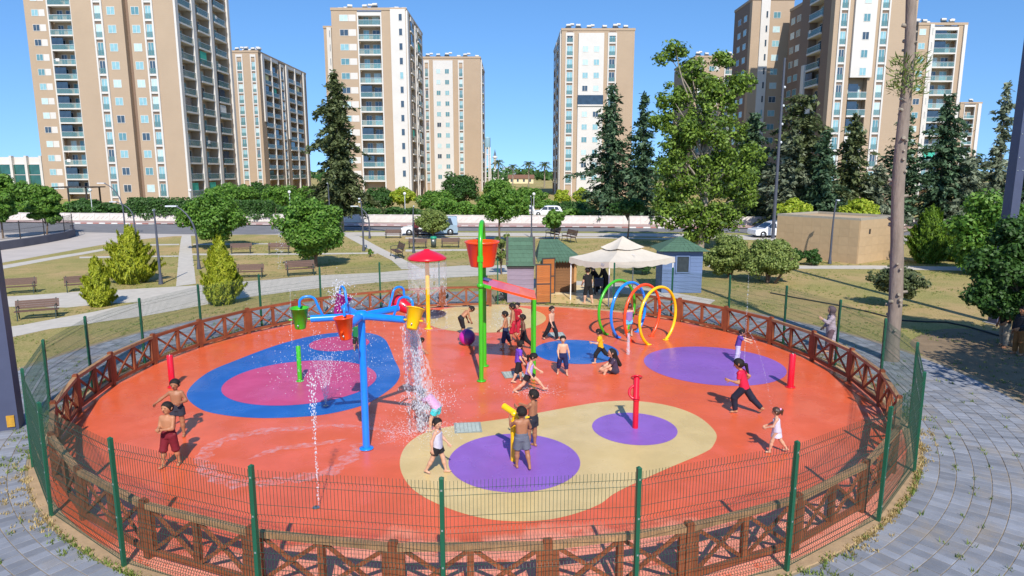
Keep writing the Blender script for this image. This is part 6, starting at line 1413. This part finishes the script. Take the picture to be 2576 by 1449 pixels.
# tall bare trunk
g = gp(2240, 908); t = empty('bare_trunk_tree', (g.x, g.y, 0), 0, 'tall bare trunk with cut branch stubs and a tuft, just outside the fence', 'tree')
q = MB(); pts = []; rads = []
for k in range(25): z = k*.56; pts.append((-.038*z+.06*math.sin(z*.8), .01*z, z)); rads.append((.225-.0075*z)*(1.2 if k == 0 else 1)*RNG.uniform(.96, 1.04))
q.tube(pts, rads, 16); q.build('trunk', mat('trunk_bark', '85766a', .92, var=.3, scale=5, bump=1, bscale=16, stretch=(1, 1, .25)), t)
for k in range(54):
    z = RNG.uniform(.8, 12.5); a = RNG.uniform(0, 2*PI); i = min(23, int(z/.56)); p = Vector(pts[i]).lerp(Vector(pts[i+1]), z/.56-i); d_ = Vector((math.cos(a), math.sin(a), .25)); r_ = rads[i]
    q = MB(); e = RNG.uniform(.05, .12); rb_ = RNG.uniform(.03, .06); q.tube([p+d_*(r_*.8), p+d_*(r_+e)], [rb_*1.35, rb_], 8); q.build('branch_stub', BARKL, t)
zz = 9.0; n = 420; a = RNG.uniform(0, 2*PI, n); r_ = RNG.uniform(.15, .6, n); C = np.stack([-.038*zz+np.cos(a)*r_, np.sin(a)*r_, zz+RNG.uniform(-.5, .7, n)], 1); leaves('tuft', C, rdir(n), .28, L_OLV, .15, t, axis=np.stack([np.cos(a), np.sin(a), 0*a+.6], 1))
# far wood on the horizon
n = 9000; cx = RNG.uniform(-420, 420, 260); cy = RNG.uniform(340, 520, 260); ch = RNG.uniform(4.5, 8.5, 260); k = RNG.integers(0, 260, n); dd = rdir(n)
C = np.stack([cx[k]+dd[:, 0]*5, cy[k]+dd[:, 1]*4, np.abs(ch[k]*(.55+.45*dd[:, 2]))], 1); o = leaves('far_wood', C, dd+[0, -.5, .4], 2.6, L_DK, .8); tag(o, 'dark band of distant trees along the horizon', 'trees', kind='stuff')
# weeds, tufts and dry grass round the paving
def tufts(name, P, h, m, lab, bl=9, w=.012):
    n = len(P); k = np.repeat(np.arange(n), bl); m_ = len(k); a = RNG.uniform(0, 2*PI, m_); hh = h*RNG.uniform(.4, 1.2, m_); b0 = P[k]+np.stack([RNG.normal(size=m_)*.035, RNG.normal(size=m_)*.035, np.zeros(m_)], 1)
    sd2 = np.stack([-np.sin(a), np.cos(a), 0*a], 1)*w; tip = b0+np.stack([np.cos(a)*hh*.55, np.sin(a)*hh*.55, hh], 1)
    V = np.stack([b0-sd2, b0+sd2, tip], 1).reshape(-1, 3); o = obj(name, fastmesh(name, V, np.arange(3*m_).reshape(-1, 3), m)); return tag(o, lab, 'grass', kind='stuff')
G_DRY = leafmat('grass_dry', '9a8450', 'c8b078', .3); G_GRN = leafmat('grass_green', '57702a', '8f9a48', .3)
n = 4200; a = RNG.uniform(0, 2*PI, n); r_ = R_MESH+.06+np.abs(RNG.normal(size=n))*.16*(1.2+np.sin(a*5+2))
m_ = np.sin(a*7)+np.sin(a*13+1)+RNG.normal(size=n)*.4 > .1; P = np.stack([CX+r_*np.cos(a), CY+r_*np.sin(a), np.full(n, .03)], 1)
tufts('dry_grass', P[m_][::2], .06, G_DRY, 'dry grass along the foot of the mesh fence'); tufts('weeds', P[~m_][::3], .07, G_GRN, 'green weeds along the foot of the mesh fence')
n = 420; a = RNG.uniform(0, 2*PI, n); row = RNG.integers(0, 9, n); r_ = r0+row*rw; P = np.stack([CX+r_*np.cos(a), CY+r_*np.sin(a), np.full(n, .03)], 1); tufts('weeds', P, .09, G_GRN, 'weeds sprouting from the paving joints', 7)
n = 26000; X = RNG.uniform(-26, 30, n); Y2 = RNG.uniform(9, 60, n); rr_ = np.hypot(X-CX, Y2-CY); P = np.stack([X, Y2, np.zeros(n)], 1)
m_ = (rr_ > 14.9) & (np.sin(X*.9+np.cos(Y2*.7)*2)+np.sin(Y2*1.3)*.7+RNG.normal(size=n)*.5 > .2)
def on_path(P):
    bad = np.zeros(len(P), bool)
    for o in sc.objects:
        if o.type == 'MESH' and o.name.split('.')[0] in ('path', 'plaza', 'pavement', 'road'):
            me = o.data
            for tri in me.polygons:
                v = [me.vertices[i].co for i in tri.vertices]
                s = [(v[(i+1) % 3].x-v[i].x)*(P[:, 1]-v[i].y)-(v[(i+1) % 3].y-v[i].y)*(P[:, 0]-v[i].x) for i in range(3)]
                bad |= ((s[0] > 0) & (s[1] > 0) & (s[2] > 0)) | ((s[0] < 0) & (s[1] < 0) & (s[2] < 0))
    return bad
m_ &= ~on_path(P); tufts('grass', P[m_], .075, G_GRN, 'short mown grass tufts on the park lawns', 8, .010)
# ------------------------------------------------------------ water
def water_mat(name, alpha, col=(.86, .92, .97), rough=.12):
    m = glassmat(name, col, rough, alpha, .8); b = m.node_tree.nodes['Principled BSDF']; b.inputs['IOR'].default_value = 1.33; return m
M_DROP = water_mat('water_drops', .5); M_FALL = water_mat('water_falling', .26); M_STREAM = water_mat('water_stream', .30); M_VEIL = water_mat('water_veil', .16)
OCT = np.array([(1, 0, 0), (-1, 0, 0), (0, 1, 0), (0, -1, 0), (0, 0, 1), (0, 0, -1)], float); OF = np.array([(0, 2, 4), (2, 1, 4), (1, 3, 4), (3, 0, 4), (2, 0, 5), (1, 2, 5), (3, 1, 5), (0, 3, 5)])
def drops(P, s, st=1.5):
    n = len(P); s = np.asarray(s)*np.ones(n); V = (P[:, None, :]+OCT[None]*s[:, None, None]*[1, 1, st]).reshape(-1, 3); F = (OF[None]+6*np.arange(n)[:, None, None]).reshape(-1, 3); return V, F
def spray(name, P, s, lab, m=None, st=1.5):
    V, F = drops(np.asarray(P), s, st); o = obj(name, fastmesh(name, V, F, m or M_DROP, smooth=True)); return tag(o, lab, 'water', kind='stuff')
# tall front jet
g = gp(795, 1278); n = 300; hz = 2.55; f = RNG.uniform(0, 1, n)**.8; sp = .01+.10*np.clip(f-.5, 0, 1)**1.2
P = np.stack([g.x+.05+RNG.normal(size=n)*sp, g.y+RNG.normal(size=n)*sp, .03+hz*f], 1); spray('water_jet', P, RNG.uniform(.004, .009, n)*(1+f*.5), 'tall thin jet of drops rising from the front floor nozzle', st=2.2)
# fan of jets
g = gp(820, 1021); P = []
for ax, ay in ((-.32, .0), (-.16, .1), (.02, .0), (.16, -.05), (.28, .1)):
    f = RNG.uniform(0, 1, 260); h = 1.35*f; P.append(np.stack([g.x+ax*f*.8+RNG.normal(size=260)*(.006+.07*f**3), g.y+ay*f+RNG.normal(size=260)*(.006+.07*f**3), .03+h], 1))
P = np.concatenate(P); spray('water_jet', P, RNG.uniform(.003, .007, len(P)), 'fan of fine jets rising at the edge of the blue field', st=2.6)
# airborne drops round the bucket tree
g = gp(870, 960); n = 900; P = np.stack([g.x+RNG.normal(size=n)*.9-.4, g.y+RNG.normal(size=n)*.7, np.abs(RNG.normal(size=n))*1.1+.05], 1); spray('water_drops', P, RNG.uniform(.004, .014, n), 'scattered falling drops left of the blue post')
# water falling from the tipped red and yellow buckets
def cascade(a, b, w0, w1, lab, n=2000, bow=.25):
    a, b = np.array(a), np.array(b); f = RNG.uniform(0, 1, n)**.75; st_ = RNG.integers(0, 9, n); off = RNG.normal(size=(9, 2))
    c = a+(b-a)*f[:, None]; c[:, 2] = a[2]+(b[2]-a[2])*f**1.5; w = (w0+(w1-w0)*f)[:, None]; P = c.copy(); P[:, :2] += off[st_]*w*.7+RNG.normal(size=(n, 2))*w*.35
    spray('water_cascade', P, RNG.uniform(.005, .016, n), lab, m=M_FALL, st=3.2)
hz = zat(922, 1130, 797); c0 = gp(922, 1130); a = R(-20); pb_ = (c0.x+1.275*math.cos(a)-.05, c0.y+1.275*math.sin(a), hz-.05); a2 = R(52); pr2 = (c0.x+1.275*math.cos(a2)+.18, c0.y+1.275*math.sin(a2)-.25, hz-.1)
land = gp(1078, 1088); cascade(pb_, (land.x-.12, land.y, .05), .07, .12, 'wide sheet of water falling from the yellow bucket onto a ducking child')
land2 = gp(1044, 985); cascade(pr2, (land2.x, land2.y, .1), .05, .16, 'slanting stream of water pouring from the tipped red bucket', 1700)
def sheet_water(p0, p1, w, lab):
    q = MB(); vs = []; nu, nv = 9, 26
    for i in range(nv+1):
        f = i/nv; z = p0[2]+(p1[2]-p0[2])*f**1.5
        for j in range(nu+1):
            s = j/nu-.5; ww = w*(.35+.65*f)*(1+.25*math.sin(f*9+1)); vs.append((p0[0]+(p1[0]-p0[0])*f+s*ww+random.gauss(0, .012), p0[1]+(p1[1]-p0[1])*f+.08*math.cos(s*6+f*5)+random.gauss(0, .015), z))
    q.add(vs, [(i*(nu+1)+j, i*(nu+1)+j+1, (i+1)*(nu+1)+j+1, (i+1)*(nu+1)+j) for i in range(nv) for j in range(nu) if random.random() > .12+.25*i/nv], True); tag(q.build('water_sheet', M_STREAM), lab, 'water')
sheet_water(pb_, (land.x-.05, land.y, .9), .34, 'clear water sheet below the yellow bucket'); sheet_water(pr2, (land2.x, land2.y, .2), .26, 'clear water sheet below the red bucket')
n = 2600; dd = rdir(n); dd[:, 2] = np.abs(dd[:, 2]); P = np.array([land.x-.05, land.y+.1, .55])+dd*(np.abs(RNG.normal(size=n))*.33)[:, None]*[1.2, 1, 1.25]; P[:, 2] = np.maximum(P[:, 2], .03); spray('water_splash', P, RNG.uniform(.004, .011, n), 'burst of spray round the ducking child')
n = 1500; P = np.array([land.x-.2, land.y-.1, 0])+np.stack([RNG.normal(size=n)*.5, RNG.normal(size=n)*.35, np.abs(RNG.normal(size=n))*.12+.03], 1); spray('water_splash', P, RNG.uniform(.004, .009, n), 'low splash spreading at the feet of the ducking child', st=1)
# magenta bucket overflow
a3 = R(124); n = 380; P = np.array([c0.x+1.275*math.cos(a3), c0.y+1.275*math.sin(a3), hz+.25])+RNG.normal(size=(n, 3))*[.14, .12, .17]; spray('water_splash', P, RNG.uniform(.006, .016, n), 'splash of drops over the magenta bucket')
# mushroom curtain
g = gp(1078, 828); hz = zat(1078, 828, 652); rc = 50*g.y/FOC*.97; q = MB(); nu, nv = 60, 8; vs = []
for i in range(nv+1):
    for j in range(nu): a = 2*PI*j/nu; r_ = rc*(1+.02*math.sin(j*1.7))-.02*i/nv; vs.append((g.x+r_*math.cos(a), g.y+r_*math.sin(a), hz-.06-1.15*i/nv-(.15*random.random() if i == nv else 0)))
q.add(vs, [(i*nu+j, i*nu+(j+1) % nu, (i+1)*nu+(j+1) % nu, (i+1)*nu+j) for i in range(nv) for j in range(nu) if random.random() > .03*i], True); tag(q.build('water_curtain', M_VEIL), 'thin curtain of water hanging from the red mushroom cap', 'water')
n = 900; a = RNG.uniform(0, 2*PI, n); P = np.stack([g.x+rc*np.cos(a), g.y+rc*np.sin(a), RNG.uniform(.05, hz-.1, n)], 1); spray('water_drops', P, RNG.uniform(.004, .011, n), 'drops falling in a ring below the mushroom', st=2.5)
# thin arcs
def arcjet(p0, p1, h, lab, n=160, s=.006, j=.01):
    f = RNG.uniform(0, 1, n)[:, None]; P = np.array(p0)*(1-f)+np.array(p1)*f; P[:, 2] += (4*h*f*(1-f))[:, 0]; spray('water_jet', P+RNG.normal(size=(n, 3))*j, RNG.uniform(.6, 1.3, n)*s, lab, st=2)
a_, b_ = gp(1938, 1082), gp(1876, 905); arcjet((a_.x, a_.y, .55), (b_.x, b_.y, 1.0), .35, 'thin string of drops between the little girl and the child in purple', 190, .004)
b_ = gp(1872, 912); arcjet((b_.x, b_.y, .03), (b_.x-.02, b_.y, 2.9), 0, 'fine vertical jet in front of the child in purple', 200, .006)
b_ = gp(735, 868); arcjet((b_.x, b_.y, .03), (b_.x, b_.y+.1, 2.0), 0, 'fine vertical jet behind the green bollard', 160, .006)
bx_ = xz(706, 690, 27.2)[0]; arcjet((bx_, 27.2, 2.3), (bx_+.1, 27.2, 3.9), 0, 'broken column of drops high above the far fence', 90, .011, .09)
b_ = gp(1580, 893); n = 260; f = RNG.uniform(0, 1, n); P = np.stack([b_.x+RNG.normal(size=n)*.03, b_.y+RNG.normal(size=n)*.03, f*.75+.02], 1); spray('water_jet', P, RNG.uniform(.003, .008, n), 'short bubbling jet in front of the spray rings', st=3)
q = MB(); q.tube([(b_.x, b_.y, .02), (b_.x, b_.y, .75)], [.06, .045], 10); tag(q.build('water_column', M_VEIL), 'clear stubby water column in front of the spray rings', 'water')
g = gp(1270, 828); n = 500; P = np.stack([g.x+RNG.normal(size=n)*.25, g.y+RNG.normal(size=n)*.2, np.abs(RNG.normal(size=n))*.45], 1); spray('water_splash', P, RNG.uniform(.005, .012, n), 'small splash on the far sand field beside the walking boys')
g = gp(1340, 990); n = 500; P = np.stack([g.x+RNG.normal(size=n)*.4, g.y+RNG.normal(size=n)*.25, np.abs(RNG.normal(size=n))*.08+.03], 1); spray('water_splash', P, RNG.uniform(.004, .010, n), 'water kicked up at the feet of the girl in lilac', st=1)
# foam left by the spreading water
def foam_mat():
    m = bpy.data.materials.new('foam'); m.use_nodes = True; n = m.node_tree.nodes; l = m.node_tree.links; b = n['Principled BSDF']
    b.inputs['Base Color'].default_value = (.80, .60, .62, 1); b.inputs['Roughness'].default_value = .35
    tc = n.new('ShaderNodeTexCoord'); z = n.new('ShaderNodeTexNoise'); z.inputs['Scale'].default_value = 7.0; z.inputs['Detail'].default_value = 7; z.inputs['Roughness'].default_value = .7; l.new(tc.outputs['Object'], z.inputs[0])
    r_ = n.new('ShaderNodeMapRange'); r_.inputs[1].default_value = .40; r_.inputs[2].default_value = .75; r_.inputs[4].default_value = .5; l.new(z.outputs[0], r_.inputs[0]); l.new(r_.outputs[0], b.inputs['Alpha']); return m
M_FOAM = foam_mat()
def foam(pts, w, lab, closed=False):
    P = [gp(*p) for p in pts]; q = MB(); vs = []; Q = []
    for i in range(len(P)-1):
        for k in range(8): Q.append(P[i].lerp(P[i+1], k/8))
    Q.append(P[-1])
    for i, p in enumerate(Q):
        d_ = (Q[min(i+1, len(Q)-1)]-Q[max(i-1, 0)]).normalized(); n_ = Vector((-d_.y, d_.x, 0)); ww = w*(.55+.5*math.sin(i*.37)**2+.3*random.random())*min(1, i/6, (len(Q)-1-i)/6+.01)
        o1, o2 = random.uniform(.6, 1.1), random.uniform(.6, 1.1); vs += [p+n_*ww*o1+Vector((0, 0, .026)), p-n_*ww*o2+Vector((0, 0, .026))]
    q.add(vs, [(2*i, 2*i+1, 2*i+3, 2*i+2) for i in range(len(Q)-1)], True); o = q.build('foam', M_FOAM); tag(o, lab, 'foam', kind='stuff')
foam([(800, 1078), (720, 1082), (640, 1090), (570, 1105), (525, 1130), (508, 1160), (520, 1190), (560, 1210), (600, 1220), (680, 1217), (760, 1205), (830, 1190), (870, 1165), (900, 1130), (925, 1110)], .20, 'white foam edge of the puddle on the front left of the pad')
foam([(760, 1080), (830, 1072), (900, 1075), (960, 1082), (990, 1095), (985, 1112), (950, 1120)], .10, 'streak of foam beside the foot of the blue post')
foam([(1040, 820), (1070, 832), (1110, 830), (1140, 818)], .16, 'foam round the foot of the mushroom')
foam([(620, 1160), (700, 1130), (800, 1120), (880, 1105)], .14, 'faint foam streak inside the front puddle')
# wet streaks on the chute are left to the gloss of the paint
